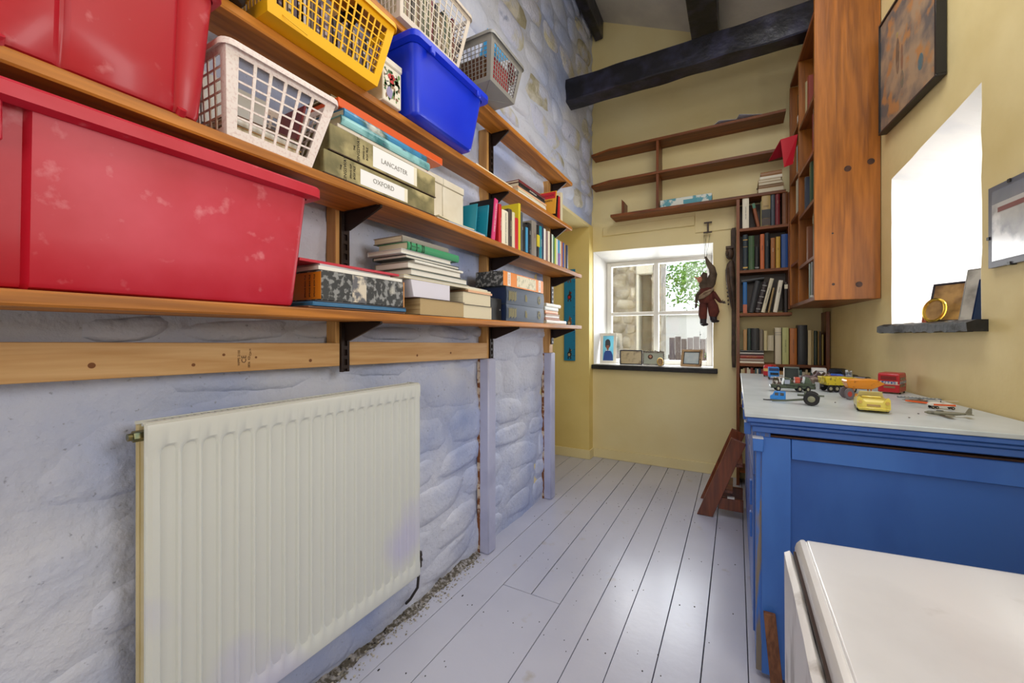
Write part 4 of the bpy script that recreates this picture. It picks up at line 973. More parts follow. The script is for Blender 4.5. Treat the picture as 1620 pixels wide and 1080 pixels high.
backrow([(1174.5,1185,313,'ivory','thick white paperback with grey spine lettering',dict(txt=('NATURAL HISTORY',.5,.011),txc='grey')),
 (1203.4,1204.7,318,'#a9a26a','olive-yellow booklet behind leaning one'),
 (1204.8,1219,307,'#b59a62','fat buff volume with black lower half',dict(bands=[(.25,.52,'black'),(.02,.24,'darkbrown')],txt=('CHESS',.62,.012,'across'),txc='darkbrown')),
 (1219.6,1226,307,'slate','dark slate book right of the fat buff volume'),
 (1226.6,1234,304,'maroon','maroon book with pale scratch',dict(txt=('POEMS',.7,.008),txc='peach')),
 (1237.5,1246.5,303,'#7a4a28','brown leathery book at the right end')],1.9728,'books in the top section',W1)
leaner('green-topped white paperback leaning left, '+W1,uX(1202)-.008,3.575,1.9728,.020,.12,.185,'#8f4f2c',-.19,'books in the top section',dict(bands=[(.78,.99,'green')]))
W2='second section of the back bookcase'
backrow([(1175.2,1183,371,'#22323a','dark blue-green volume with gilt rings',dict(bands=[(.84,.86,'gold'),(.65,.66,'gold'),(.05,.09,'gold')])),
 (1184,1193.5,373,'#3b5a34','moss-green ribbed volume',dict(bands=[(.9,.91,'olive'),(.7,.71,'olive'),(.3,.31,'olive')])),
 (1194,1201,390,'black','short black book with white-edged label',dict(bands=[(.05,.1,'grey')])),
 (1202.6,1209.4,370,'#c86a3c','salmon-orange book',dict(txt=('TRAVELS',.6,.009),txc='darkbrown')),
 (1210,1217.5,368,'#1c2428','black book with silver lettering',dict(txt=('OXFORD',.7,.010),txc='grey')),
 (1219.3,1226.5,376,'#a4693a','light brown book',dict(txt=('DRAMA',.6,.008),txc='ivory')),
 (1227.5,1234.5,374,'#c9a040','mustard-yellow book',dict(txt=('ART',.6,.008),txc='darkbrown')),
 (1236,1246.5,370,'#2a4f8c','wide mid-blue book at the right end')],1.6528,'books in the second section',W2)
W3='third section of the back bookcase'
Z3=1.3228
backrow([(1175.2,1182,446,'#2d6cab','blue book with orange foot',dict(bands=[(.0,.28,'rust')])),
 (1240.8,1246.5,446,'#2b2421','narrow dark book with cream label at the right end',dict(bands=[(.78,.92,'cream')]))],Z3,'books in the third section',W3)
for (uf,ut,vt,w,c,lab,kw) in ((1188,1199.5,443,.034,'#2e3034','thick charcoal volume leaning right',{}),(1198,1211.5,445,.030,'#33292b','dark volume with white spots down its spine leaning right',dict(bands=[(.1,.13,'grey'),(.3,.33,'grey'),(.5,.53,'grey'),(.7,.73,'grey'),(.87,.9,'grey')])),
   (1207,1222,439,.024,'cream','pale cream book with fine lettering leaning right',dict(txt=('CATHEDRALS OF FRANCE',.5,.010),txc='slate')),(1216,1224.5,454,.012,'#a68a5a','thin khaki booklet leaning between cream books',{}),(1226.5,1236,442,.026,'ivory','broad cream book leaning beside the dark end book',dict(txt=('OF HUMAN',.7,.008),txc='slate'))):
    xa,xb=uX(uf),uX(ut); zt=zY(ut,vt); ln=math.atan2(xb-xa,zt-Z3); L=math.hypot(xb-xa,zt-Z3)
    leaner(lab+', '+W3,xa,3.575,Z3,w,.12,L*.97,c,ln,'books in the third section',kw)
T=book('black book lying across the tops of the leaning volumes, '+W3,(.11,3.60,1.568),.02,.12,.15,'black',spine=(0,-1),lie=True)
T.rotation_euler=(0,-.10,-PI/2)
T.rotation_euler=(Matrix.Rotation(-.12,4,'Y')@Matrix.Rotation(-PI/2,4,'Z')).to_euler()
W4='wide lower section of the back bookcase'
Z4=.9408; G4='books in the wide lower section'
z=Z4
for i,(c,l,tt) in enumerate((('ivory','white paperback',.013),('#a08a78','dusty brown paperback',.022),('#9c3a26','brick-red hardback',.024),('#4a2c28','dark plum book',.012),('#d8d2c4','slim pale book',.008),('black','black hardback',.016))):
    book(l+' lying '+('lowest','second','third','fourth','fifth','topmost')[i]+' in flat pile, '+W4,(.102,3.575,z),tt,.13,.158-.002*(i%3),c,spine=(0,-1),lie=True,grp=G4,**(dict(txt=('LITTLE DORRIT',.5,.01),txc='gold') if i==2 else {})); z+=tt+.0005
zt=z
backrow([(1176,1181.8,521,'tan','tan paperback on the flat pile'),(1182.6,1188,519,'#2b3f3a','dark green-black paperback on the flat pile'),(1188.4,1201.3,519,'#0f0f12','fat black volume on the flat pile'),
 (1201.6,1207.6,521,'#7a6f5e','grey-brown paperback on the flat pile'),(1208.3,1213.8,523,'#c9bb8c','mottled buff paperback on the flat pile')],zt,G4,W4)
backrow([(1226.2,1236,518,'#d3c8ac','cream-grey paperback with ruled top',dict(bands=[(.8,.81,'grey'),(.86,.87,'grey')])),
 (1237.4,1248,518,'#b8b878','sage-green thick paperback',dict(txt=('THE HOBBY GUIDE',.5,.011),txc='olive')),
 (1249.4,1261,519,'#b46b30','orange-brown thick hardback',dict(txt=('PORTRAIT OF A LADY',.5,.010),txc='darkbrown')),
 (1262.3,1277.5,514,'#1c1f26','largest charcoal volume',{}),
 (1278.2,1284.4,522,'#e0cfa0','pale buff paperback'),(1284.8,1287.2,522,'#b9a46a','very slim khaki booklet'),
 (1287.6,1293.4,523,'#2d3d2e','dark bottle-green book'),(1293.8,1296,524,'#9a7a3a','thin ochre booklet'),(1296.3,1299.4,524,'#3a2c20','dark brown book'),(1299.8,1303.2,529,'#8a7a34','short olive-gold book at the right end')],Z4,G4,W4)
book('cream paperback standing between flat pile and sage-green book, '+W4,(uX(1219.5),3.60,zt),.04,.12,.115,'#cbbfa0',spine=(0,-1),grp=G4)
# little row at counter height
cc=['#b98f5c','#7a4a30','#d8c9a0','#2d3c52','#5a6f4a','#c8b48a','#8a3a2a','#3a3a3a','#c9a86a','#4a6a6a','#6a4a3a','#d9d0b8']
rnd=random.Random(9); x=.03
i=0
while x<.525:
    wdt=rnd.uniform(.010,.019); 
    book(ORD[i]+' small paperback from the left in row just behind the toy cars',(x+wdt/2,3.58,.6228),wdt-.001,.11,rnd.uniform(.262,.285),cc[rnd.randrange(12)],spine=(0,-1),grp='small paperbacks behind the toys'); x+=wdt; i+=1
# ------------------------------------------------------------ hanging bookcase on the right wall (local frame of that wall)
def rthing(name,lab,cat,s,z,d=0,grp=None):
    p=RM@Vector((d,s,z)); return thing(name,lab,cat,tuple(p),RA,grp)
def rb(T,name,m_,d0,d1,s0,s1,z0,z1,bev=.0015):
    mm=M(); o=Vector(MATX[T.name].translation); L=RM.inverted()@o
    mm.box(d0-L.x,d1-L.x,s0-L.y,s1-L.y,z0-L.z,z1-L.z); return mm.build(name,m_,T,bevel=bev)
RM0,RA0=RM,RA
RA=math.atan(.052); RM=Matrix.Translation(RM0@Vector((0,.955,0)))@Matrix.Rotation(RA,4,'Z')@Matrix.Translation(Vector((0,-.955,0)))
HB=rthing('hanging_bookcase','tall honey-stained bookcase hung on right wall, side panel with knots facing','bookcase',1.3,1.34)
D=-.285; s0,s1=.955,1.73; zb,zt_=1.345,3.03
rb(HB,'side_panel',hon,D,-.003,s0,s0+.022,zb,zt_)
rb(HB,'side_panel',hon,D,-.02,s1-.022,s1,zb,2.93)
rb(HB,'divider',hon,D+.002,-.018,1.40,1.422,zb+.022,2.93)
rb(HB,'bottom_board',dky,D,-.003,s0+.022,s1-.022,zb,zb+.022)
rb(HB,'top_board',dky,D,-.003,s0+.022,s1-.022,2.93,2.952)
rb(HB,'back_board',dkz,-.014,-.006,s0+.022,s1-.022,zb+.022,2.93)
for a,b,zz in ((s0+.022,1.40,(1.60,1.92,2.20,2.50)),(1.422,s1-.022,(1.655,1.97,2.24,2.56))):
    for z in zz: rb(HB,'shelf_board',dky,D+.004,-.018,a,b,z-.02,z)
kn=mat('dark_knot','#2a1408',.5,'#4a240e',60.)
I=MATX[HB.name].inverted()
kp=[(1340,268,.020),(1377,256,.020),(1317,450,.009),(1348,262,.0),(1316,370,.006),(1358,450,.019)]
for (u,v,r) in kp:
    if r==0: continue
    Yp=2.776; X_,Z_=onY(u,v,Yp); p=I@Vector((X_,Yp,Z_)); 
    L=RM.inverted()@(MATX[HB.name]@p); p.y=(s0-.0006)-(RM.inverted()@MATX[HB.name].translation).y
    M().cyl((p.x,p.y+.001,p.z),(p.x,p.y-.0,p.z),r*.8,n=14).build('knot',kn,HB)
def rbook(lab,s,z,th,dep,h,c,grp='books in the hanging bookcase',**kw):
    p=RM@Vector((D+.012,s,z)); return book(lab,tuple(p),th,dep,h,c,spine=(-math.cos(RA),-math.sin(RA)),grp=grp,**kw)
rbook('dark green hardback with gold title at near end of hanging bookcase',1.13,1.9208,.05,.2,.245,'#2c4a35',txt=('OSCAR',.8,.014),txc='gold')
T=rbook('green-spined picture book standing nearest in the hanging bookcase',1.05,1.6008,.028,.20,.245,'#2f5a3c',txt=('OSIRIS',.86,.016),txc='cream')
M().box(-.195,-.003,-.0152,-.0142,.02,.18).build('cover_picture',mat('picture_cover','#a85a20',.5,'#4a2414',14.,5,(.45,.55)),T)
rbook('white hardback in the third near compartment of hanging bookcase',1.02,2.2008,.022,.19,.24,'white')
rbook('grey paperback beside the white hardback, hanging bookcase',1.045,2.2008,.018,.18,.24,'grey')
rbook('maroon paperback behind the grey one, hanging bookcase',1.07,2.2008,.02,.18,.22,'maroon')
for i,(c,l) in enumerate((('ivory','ivory'),('#8fa6b4','grey-blue'),('#b8b0a0','stone-grey'),('#c9c2ac','oatmeal'))):
    rbook(l+' tall book in the far compartment of the hanging bookcase',1.45+i*.035,1.9708,.028,.2,.235,c)
rbook('black book with white panel, top far compartment of hanging bookcase',1.50,2.5608,.03,.16,.20,'black',bands=[(.0,.3,'white')])
for i,(s_,z_,c,l) in enumerate(((1.10,1.3678,'#3a2c22','dark brown'),(1.16,1.3678,'#5a6a52','sage'),(1.22,1.6008,'#7a4a30','chestnut'),(1.28,1.9208,'#3c4250','ink-blue'),(1.20,2.5008,'#8a3a2c','brick'),(1.26,2.5008,'#b8a47a','straw'))):
    rbook(l+' book set back inside the near compartments of hanging bookcase',s_,z_+(.0 if z_>1.4 else 0),.035,.19,.21,c)
for i,(c,l) in enumerate((('#c88a3a','ochre'),('sky','sky-blue'),('cream','cream'))):
    T=rbook(l+' booklet slumped under the open red book, hanging bookcase',1.50+i*.02,2.2408,.010,.17,.19,c,lean=0)
    
T=rthing('open_book','red book splayed open, hanging over the edge of hanging bookcase','book',1.50,2.36,-.338,None)
m=M(); m.slab((-.03,-.08,.09),(.03,-.0,.10),(.0,.02,-.10),(-.06,-.06,-.03),.004)
m2=M(); m2.slab((-.03,-.085,.09),(-.10,-.03,.0),(-.06,.05,.0),(.03,.0,.10),.004)
m=M(); m.slab((-.045,-.10,.085),(.05,-.10,.10),(.03,-.06,-.075),(-.02,-.065,-.09),.004); m.build('cover',cm('#c3122a'),T)
m=M(); m.slab((-.045,-.098,.085),(-.10,.02,.0),(-.02,.03,.02),(.05,-.095,.10),.004); m.build('back_cover',cm('#a8122a'),T)
m=M(); m.slab((-.038,-.088,.07),(.045,-.088,.085),(.035,-.05,-.055),(-.012,-.055,-.07),.008); m.build('pages',pagew,T)
T=rthing('paper_wad','crumpled white paper lying on the bottom board of hanging bookcase','paper',1.05,1.367,-.25,None)
m=M(); 
for k in range(3): m.slab((-.03,-.05+k*.01,.001+k*.004),(.03,-.045,.001+k*.005),(.028,.05,.012+k*.004),(-.03,.045,.006+k*.005),.002)
m.build('paper',cm('white'),T)
RM,RA=RM0,RA0
# ------------------------------------------------------------ blue cabinet
blue=mat('blue_cabinet_paint','#3a68b8',.38,'#2f5aa8',5.,5,(.45,.7),.0007,22.,stretch=(1,1,.35),coat=.2)
bluel=mat('blue_cabinet_paint_light','#4478cc',.38,'#3968bc',6.,5,(.45,.7),.0007,22.,stretch=(1,1,.35),coat=.2)
worn=mat('worn_painted_edge','#4478cc',.5,'#8a7f70',9.,6,(.5,.56),.0007,30.,stretch=(4,4,.35),c3='#6b3a30',ns3=16.,mix3=(.62,.66))
topm=mat('white_painted_top','#c9d1d4',.35,'#b9c2c4',8.,4,(.45,.7),.0005,40.,coat=.2)
wraw=wood('raw_brown_wood','#6a3c22','#3c2012',0,.6,10.)
CT=.894
cab=thing('cabinet','large blue painted cabinet with white top carrying toy vehicles','cabinet',(.35,2.5,0))
XR=lambda Y:.755-.1*(Y-1.82)-.006
def prism(y0,y1,xl,z0,z1,inset=0):
    return [(xl,y0,z0),(XR(y0)-inset,y0,z0),(XR(y1)-inset,y1,z0),(xl,y1,z0)]
def pz(y0,y1,xl,z0,z1): 
    q=prism(y0,y1,xl,z0,z1); return M().loft([q,[(a,b,z1) for a,b,c in q]])
yn,yfar=1.585,3.19
xs=[.03]
# top of three boards with mouldings below
tb=[(1.563,2.25),(2.253,3.19)]
pz(1.556,3.195,.024,CT-.014,CT).build('top_board',topm,cab,world=True,bevel=.002)
pz(1.560,3.19,.030,CT-.030,CT-.0142).build('top_moulding',blue,cab,world=True,bevel=.003)
pz(1.570,3.19,.038,CT-.044,CT-.0302).build('top_moulding',blue,cab,world=True,bevel=.004)
pz(1.580,3.19,.046,CT-.066,CT-.0442).build('top_moulding',blue,cab,world=True,bevel=.003)
z1=.812
M().box(.09,.74,1.64,1.66,.0,.828).build('carcass_back',cm('black'),cab,world=True)
M().box(.058,.10,1.600,1.66,.02,.828).build('corner_post',worn,cab,world=True,bevel=.002)
M().box(.074,.155,1.592,1.612,.02,z1).build('stile',bluel,cab,world=True,bevel=.002)
M().box(.157,.745,1.594,1.612,z1-.065,z1).build('rail',bluel,cab,world=True,bevel=.002)
M().box(.157,.745,1.594,1.612,.02,.10).build('rail',bluel,cab,world=True,bevel=.002)
M().box(.70,.757,1.5935,1.6118,.1,z1-.065).build('stile',bluel,cab,world=True,bevel=.002)
M().box(.155,.72,1.607,1.625,.09,z1-.06).build('end_panel',blue,cab,world=True)
M().box(.10,.75,1.604,1.634,z1+.0005,z1+.006).build('raw_edge',wraw,cab,world=True)
M().box(.075,.70,1.67,3.17,.02,.07).build('plinth',blue,cab,world=True)
DF=[]
# long left face: two drawers above a run of doors
M().box(.058,.075,1.662,3.18,.80,.828).box(.058,.075,1.662,3.18,.07,.10).build('face_rail',bluel,cab,world=True)
for i in range(3):
    a=1.665+i*.505; b=a+.5
    DF.append((a,b,M().box(.052,.07,a+.004,b-.004,.66,.795).build('drawer_front',bluel,cab,world=True,bevel=.002)))
    dd=M().box(.052,.066,a+.004,b-.004,.105,.652).build('door',blue,cab,world=True,bevel=.002)
    M().box(.0515,.0522,a+.05,b-.05,.15,.6).build('door_panel',blue,dd,world=True)
knob=mat('knob_blue','#3f74c8',.4); kt=mat('knob_white_top','#d9dde2',.4)
M().box(.047,.078,1.558,1.5995,.769,.811).build('knob',knob,cab,world=True,bevel=.002); M().box(.047,.078,1.558,1.5985,.8111,.8125).build('knob_top',kt,cab,world=True)
for (y,z,dx) in ((1.64,.832,.0),(1.92,.832,.0),(2.2,.832,0),(2.5,.832,0)):
    kb=M().box(.024,.045,y-.021,y+.021,z-.022,z+.018).build('knob',knob,cab,world=True,bevel=.002)
    M().box(.024,.030,y-.021,y+.021,z+.0181,z+.0195).build('knob_top',kt,kb,world=True)
dd0=[o for o in bpy.data.objects if o.name.startswith('door') and o.parent==cab][0]
for (y,z) in ((1.78,.56),(1.78,.44)): M().box(.044,.052,y-.014,y+.014,z-.045,z+.045).build('latch_plate',knob,dd0,world=True,bevel=.001)
# brown stick leaning in the gap
T=thing('timber_offcut','rough brown timber offcut standing against blue cabinet corner','timber',(.11,1.50,0))
m=M(); m.loft([[(x0_,y0_,z),(x0_+.034,y0_+.0,z),(x0_+.034,y0_+.018,z),(x0_,y0_+.018,z)] for x0_,y0_,z in ((.098,1.48,.001),(.078,1.565,.238))]).build('body',wood('offcut_wood','#8a5a3a','#5a3420',2,.7,14.),T,world=True,bevel=.0015)
# ------------------------------------------------------------ white drop-leaf table in the foreground
tw=mat('white_table_paint','#dcdad8',.28,'#c9c6c4',3.,6,(.45,.7),.0006,12.,c3='#b5b0a8',ns3=9.,mix3=(.64,.8),coat=.25)
tl=mat('white_leaf_paint','#d6d2ce',.4,'#9a9088',12.,6,(.56,.66),.0006,20.,stretch=(1,1,.4))
TB=thing('drop_leaf_table','white painted drop-leaf table with its leaf hanging, lower right foreground','table',(.45,.4,0))
def txf(pts): return pts
R=[]
prof=[(.0,-.026),(.0,-.018),(.003,-.008),(.009,-.001),(.016,0),(.0185,-.001),(.021,-.0035),(.0225,-.001),(.024,0)]
ya,yb_=-.35,1.052
fx=lambda y:.108 if True else 0
rows=[]
for y,sl in ((ya,0),(yb_-.012,0),(yb_-.003,.0),(yb_,0)):
    k=0 if y<yb_-.01 else (.003 if y<yb_ else .008)
    rows.append([(.108+a+ (k if a<.01 else 0),y+.10*(a)*0,.72+b-(k*.6)) for a,b in prof]+[(.93,y+.10,.72-k*.6),(.93,y+.10,.694)])
M().loft(rows).build('table_top',tw,TB,world=True,smooth=True)
M().box(.125,.90,.0,.94,.62,.693).build('apron',tw,TB,world=True,bevel=.002)
for (x,y) in ((.17,.89),(.86,.89),(.17,-.2),(.86,-.2)):
    m=M(); prf=[(.020,0),(.024,.02),(.017,.05),(.022,.12),(.027,.3),(.02,.45),(.026,.5),(.026,.693)]
    m.loft([[(x+r*math.cos(2*PI*i/14),y+r*math.sin(2*PI*i/14),z) for i in range(14)] for r,z in prf]).build('leg',tw,TB,world=True,smooth=True)
m=M(); n=20; RR=[]
for i in range(n+1):
    y=ya+(1.024-ya)*i/n; j=lambda s:noise.noise(Vector((y*14,s,0)))*.0022
    RR.append([(.088+j(1),y,.694),(.097+j(2),y,.700),(.1035+j(3),y,.692),(.102,y,.36),(.090,y,.36)])
m.loft(RR).build('hanging_leaf',tl,TB,world=True,smooth=False)
M().box(.1036,.108,ya,1.02,.60,.702).build('hinge_gap',cm('#2e1c16'),TB,world=True)
# ------------------------------------------------------------ step ladder leaning beside the cabinet
lw=wood('red_brown_ladder_wood','#8c4520','#5e2a10',2,.35,9.,coat=.25)
LD=thing('step_ladder','small red-brown wooden steps leaning at the far side of cabinet','step ladder',(-.12,3.0,0))
def plank(a,b,w_,t_,name='stile'):
    # a: foot centre, b: head centre, width w_ in X-Z plane, thickness t_ in Y
    a=Vector(a);b=Vector(b);d=(b-a).normalized(); s_=Vector((0,1,0)).cross(d).normalized()*w_/2; k=Vector((0,t_,0))
    # feet cut level
    def q(p): return [p-s_,p+s_,p+s_+k,p-s_+k]
    A=q(a);B=q(b)
    for i in range(4):
        kk=(A[i].z-.001)/d.z; A[i]=A[i]-d*kk
    M().loft([A,B]).build(name,lw,LD,world=True,bevel=.002)
plank((-.178,2.86,0),(.012,2.86,.50),.085,.025)
plank((-.178,3.15,0),(.012,3.15,.50),.085,.025)
M().box(-.10,.038,2.89,2.91,.05,.125).build('brace',lw,LD,world=True,bevel=.002)
M().box(-.10,.038,3.12,3.14,.05,.125).build('brace',lw,LD,world=True,bevel=.002)
M().box(-.13,-.02,2.886,3.149,.16,.18).build('tread',lw,LD,world=True,bevel=.002)
M().box(-.06,.035,2.886,3.149,.33,.35).build('tread',lw,LD,world=True,bevel=.002)
T=thing('white_block','small white block resting on the lower brace of wooden steps','block',(-.03,2.90,.1255))
M().box(-.05,-.01,2.885,2.915,.1255,.133).build('body',cm('white'),T,world=True,bevel=.001)
# ------------------------------------------------------------ height chart in the recess
T=thing('height_chart','turquoise wooden height chart with painted animals, in the yellow recess','height chart',(-1.385,3.64,.914))
M().box(-1.443,-1.330,3.627,3.6315,.914,1.78).build('board',cm('#1583ae'),T,world=True,bevel=.002)
for z in (.96,1.02,1.1,1.18,1.26,1.34,1.42,1.5,1.58,1.66): M().box(-1.350 if int(z*50)%2 else -1.36,-1.331,3.6263,3.627,z,z+.003).build('tick',cm('navy'),T,world=True)
for (z,c,c2,nm) in ((1.52,'#3a2420','red','painted_hen'),(1.275,'#8a5a34','#d8c49a','painted_rabbit'),(.975,'#2a2a30','#c9b48a','painted_penguin'),(1.70,'#6b4a30','#e0d2b0','painted_mouse')):
    m=M(); f=lambda x,zz,r,rz,mi=0,y=3.6262: m.loft([[(x+r*math.cos(2*PI*i/12),yy,zz+rz*math.sin(2*PI*i/12)) for i in range(12)] for yy in (3.627,y)],mi)
    f(-1.387,z,.022,.028); f(-1.38,z+.036,.014,.015); f(-1.39,z-.004,.011,.014,1,3.6258); f(-1.37,z+.038,.004,.004,1,3.6258); f(-1.40,z-.035,.006,.012); f(-1.375,z-.035,.006,.012); f(-1.386,z+.055,.004,.010)
    m.build(nm,[cm(c),cm(c2)],T,world=True)
# ------------------------------------------------------------ pictures on the right wall
def quadpic(T,d0,d1,s0,s1,z0,z1,fw,fm_,pm_,glass_=None,fd=.0):
    L=RM.inverted()@MATX[T.name].translation
    def b(n,a0,a1,b0,b1,c0,c1,m_): M().box(a0-L.x,a1-L.x,b0-L.y,b1-L.y,c0-L.z,c1-L.z).build(n,m_,T,bevel=.001)
    b('frame_rail',d0,d1,s0,s1,z0,z0+fw,fm_);b('frame_rail',d0,d1,s0,s1,z1-fw,z1,fm_)
    b('frame_stile',d0,d1,s0,s0+fw,z0+fw,z1-fw,fm_);b('frame_stile',d0,d1,s1-fw,s1,z0+fw,z1-fw,fm_)
    b('picture',d0+.006,d1-.002,s0+fw,s1-fw,z0+fw,z1-fw,pm_)
fres=mat('faded_fresco_print','#a58a6c',.45,'#5c5a58',7.,7,(.42,.6),c3='#b07a45',ns3=11.,mix3=(.52,.62),coat=.3)
T=rthing('framed_picture','large black-framed faded fresco picture high on the right wall','picture',.63,2.17,-.02)
quadpic(T,-.036,-.003,.375,.89,2.165,2.72,.010,cm('black'),fres)
L=RM.inverted()@MATX[T.name].translation
for (s,z,a,b,c) in ((.50,2.30,.022,.035,'#4f6d74'),(.70,2.45,.018,.085,'#6f5844'),(.705,2.55,.010,.014,'#a8925a'),(.66,2.42,.012,.06,'#8a6248'),(.66,2.32,.016,.04,'#6f6a58'),(.50,2.60,.016,.03,'#577a7c')):
    m=M(); m.loft([[(x-L.x,s+a*math.cos(2*PI*i/14)-L.y,z+b*math.sin(2*PI*i/14)-L.z) for i in range(14)] for x in (-.030,-.0305)]); m.build('print_figure',mat('fig'+c,c,.5,'#8a6f58',22.,5,(.45,.65)),T)
clipm=mat('misty_print','#c4c2bf',.15,'#8a8a92',6.,6,(.45,.65),c3='#e6e3e0',ns3=9.,mix3=(.55,.65),coat=.8)
T=rthing('clip_frame','frameless glass clip frame with misty grey print, right wall edge','picture',-.1,1.37,-.008)
L=RM.inverted()@MATX[T.name].translation
def b(n,a0,a1,b0,b1,c0,c1,m_,bv=0): return M().box(a0-L.x,a1-L.x,b0-L.y,b1-L.y,c0-L.z,c1-L.z).build(n,m_,T,bevel=bv)
b('backing',-.014,-.003,-.35,.118,1.372,1.635,cm('#5a5c66'))
b('print',-.0155,-.0142,-.33,.098,1.392,1.575,clipm); b('print_sky',-.0155,-.0142,-.33,.098,1.5752,1.618,mat('dusky_sky_print','#6f7888',.2,'#8d8f98',5.,coat=.8)); b('print_roofs',-.0162,-.0156,-.3,.07,1.545,1.56,cm('#7a3a34'))
for s,z in ((.114,1.47),(.02,1.374),(-.15,1.374),(.02,1.63)): b('clip',-.018,-.002,s-.006,s+.006,z-.005,z+.005,cm('black'))
# frames on the side window sill (local wall frame s, z; sill top 1.2055)
SZ=1.2062
def leanframe(name,lab,cat,s,z,d,w_,h_,t_,fw,fm_,pm_,yaw,tilt,grp=None,parent_mat=None,prop=True,world_loc=None,backm=None):
    p=world_loc or tuple(RM@Vector((d,s,z)))
    T=thing(name,lab,cat,(p[0],p[1],p[2]+math.sin(abs(tilt))*t_*.5*0+.0008),yaw,grp,rx=tilt)
    # local: x width, y depth (front is -y), z height
    M().box(-w_/2,w_/2,0,t_,0,fw).build('frame_rail',fm_,T,bevel=.001); M().box(-w_/2,w_/2,0,t_,h_-fw,h_).build('frame_rail',fm_,T,bevel=.001)
    M().box(-w_/2,-w_/2+fw,0,t_,fw,h_-fw).build('frame_stile',fm_,T,bevel=.001); M().box(w_/2-fw,w_/2,0,t_,fw,h_-fw).build('frame_stile',fm_,T,bevel=.001)
    M().box(-w_/2+fw,w_/2-fw,.003,t_-.001,fw,h_-fw).build('picture',pm_,T)
    if prop:
        M().box(-.02,.02,t_,t_+.003,h_*.25,h_*.7).build('back_strut',backm or cm('black'),T)
    return T
sep=mat('sepia_photo','#b08a52',.3,'#6b4c2a',14.,5,(.4,.65),coat=.5)
# viewer looks along +Y and +X; frames on this sill face the room/viewer
leanframe('photo_frame','dark-framed sepia photo with silver side on right window sill','photo frame',.47,SZ,.03,.13,.165,.012,.008,mat('dark_frame','#2c2830',.3,metal=.3),sep,-.95,-.22)
T=thing('oval_frame','gold oval photo frame standing on the right window sill','photo frame',tuple(RM@Vector((-.012,.455,SZ+.0008))),-.9,rx=-.22)
gold=mat('polished_gold','#e8c050',.18,metal=1.)
m=M(); R=[]; n=28
for i in range(n):
    a=2*PI*i/n; c=Vector((.036*math.cos(a),0,.048+.046*math.sin(a))); o_=Vector((math.cos(a),0,math.sin(a)))
    R.append([c+o_*.006*math.cos(b_)+Vector((0,.006*math.sin(b_),0)) for b_ in [2*PI*k/8 for k in range(8)]])
R.append(R[0]); m.loft(R,c0=False,c1=False).build('rim',gold,T,smooth=True)
m=M(); m.loft([[(.034*math.cos(2*PI*i/24),y,.048+.044*math.sin(2*PI*i/24)) for i in range(24)] for y in (.0,.004)]).build('picture',sep,T)
M().box(-.012,.012,.004,.007,.004,.06).build('back_strut',cm('black'),T)
leanframe('photo_frame','small russet card behind the gold oval frame, right sill','photo frame',.56,SZ,.02,.05,.075,.006,.003,cm('rust'),cm('#9a4a2c'),-.8,-.2,prop=False)
leanframe('clip_frame','tall pale glass clip frame leaning at near end of right sill','photo frame',.30,SZ,.05,.13,.20,.006,.002,cm('grey'),mat('silver_photo','#b9b4a6',.2,'#6b6a60',9.,5,(.42,.65),coat=.7),-1.0,-.20,prop=False)
leanframe('booklet','navy booklet leaning before the clip frame on right sill','booklet',.235,SZ,.02,.05,.15,.006,.002,cm('navy'),cm('#1c3350'),-1.05,-.20,prop=False)
leanframe('card','white and blue card at the near end of right sill','card',.21,SZ,.06,.07,.14,.004,.002,cm('white'),mat('blue_white_card','#e3ebf4',.4,'#3a6ab0',16.,3,(.5,.56)),-1.1,-.1,prop=False)
T=thing('carving','small dark brown carved ornament at the near end of right sill','ornament',tuple(RM@Vector((.03,.19,SZ+.0005))),0)
M().loft([[(r*math.cos(2*PI*i/10)*.7,r*math.sin(2*PI*i/10)*.35,z) for i in range(10)] for r,z in ((.025,0),(.02,.03),(.026,.06),(.016,.09),(.02,.11),(.005,.13))]).build('body',cm('#3f1f18'),T,smooth=True)
# ------------------------------------------------------------ frames on the far window sill
SW=.8848; BL=SW
def lf(name,lab,x,y,w_,h_,fw,fm_,pm_,yaw,tilt,t_=.010,prop=True): 
    return leanframe(name,lab,'photo frame',0,0,0,w_,h_,t_,fw,fm_,pm_,yaw,tilt,world_loc=(x,y,SW),prop=prop)
T=lf('portrait_card','white mounted painting of child in blue jumper on the far sill',-1.075,3.825,.155,.295,.028,cm('white'),mat('portrait_sky','#8fc4cc',.5,'#7ab0c4',9.),.12,-.15,t_=.004,prop=False)
m=M()
def ov(m,x,z,a,b_,mi,y): m.loft([[(x+a*math.cos(2*PI*i/16),yy,z+b_*math.sin(2*PI*i/16)) for i in range(16)] for yy in (.0032,y)],mi)
m.loft([[(x,yy,z) for x,z in ((-.047,.029),(.048,.029),(.044,.08),(.03,.115),(.008,.13),(-.02,.128),(-.038,.10))] for yy in (.0031,.0024)],0)
ov(m,-.004,.172,.021,.030,1,.0022); ov(m,-.005,.205,.024,.03,2,.0020); ov(m,-.022,.185,.007,.03,2,.0018); ov(m,.014,.185,.007,.026,2,.0018); ov(m,-.004,.138,.010,.008,1,.0020)
ov(m,-.011,.176,.003,.002,2,.0016); ov(m,.005,.176,.003,.002,2,.0016); ov(m,-.003,.160,.005,.0015,3,.0016); ov(m,-.015,.127,.009,.004,4,.0016); ov(m,.008,.127,.009,.004,4,.0016)
m.build('painted_child',[cm('#2a4fa0'),cm('#9a5f48'),cm('#3a3f48'),cm('#7a2f2a'),cm('white')],T)
pale=mat('beige_photo','#cbb98e',.3,'#8f7a5c',22.,5,(.5,.7),coat=.4)
lf('photo_frame','navy-framed beige photo on the far window sill',-.845,3.765,.20,.135,.010,cm('#10162c'),pale,.10,-.12)
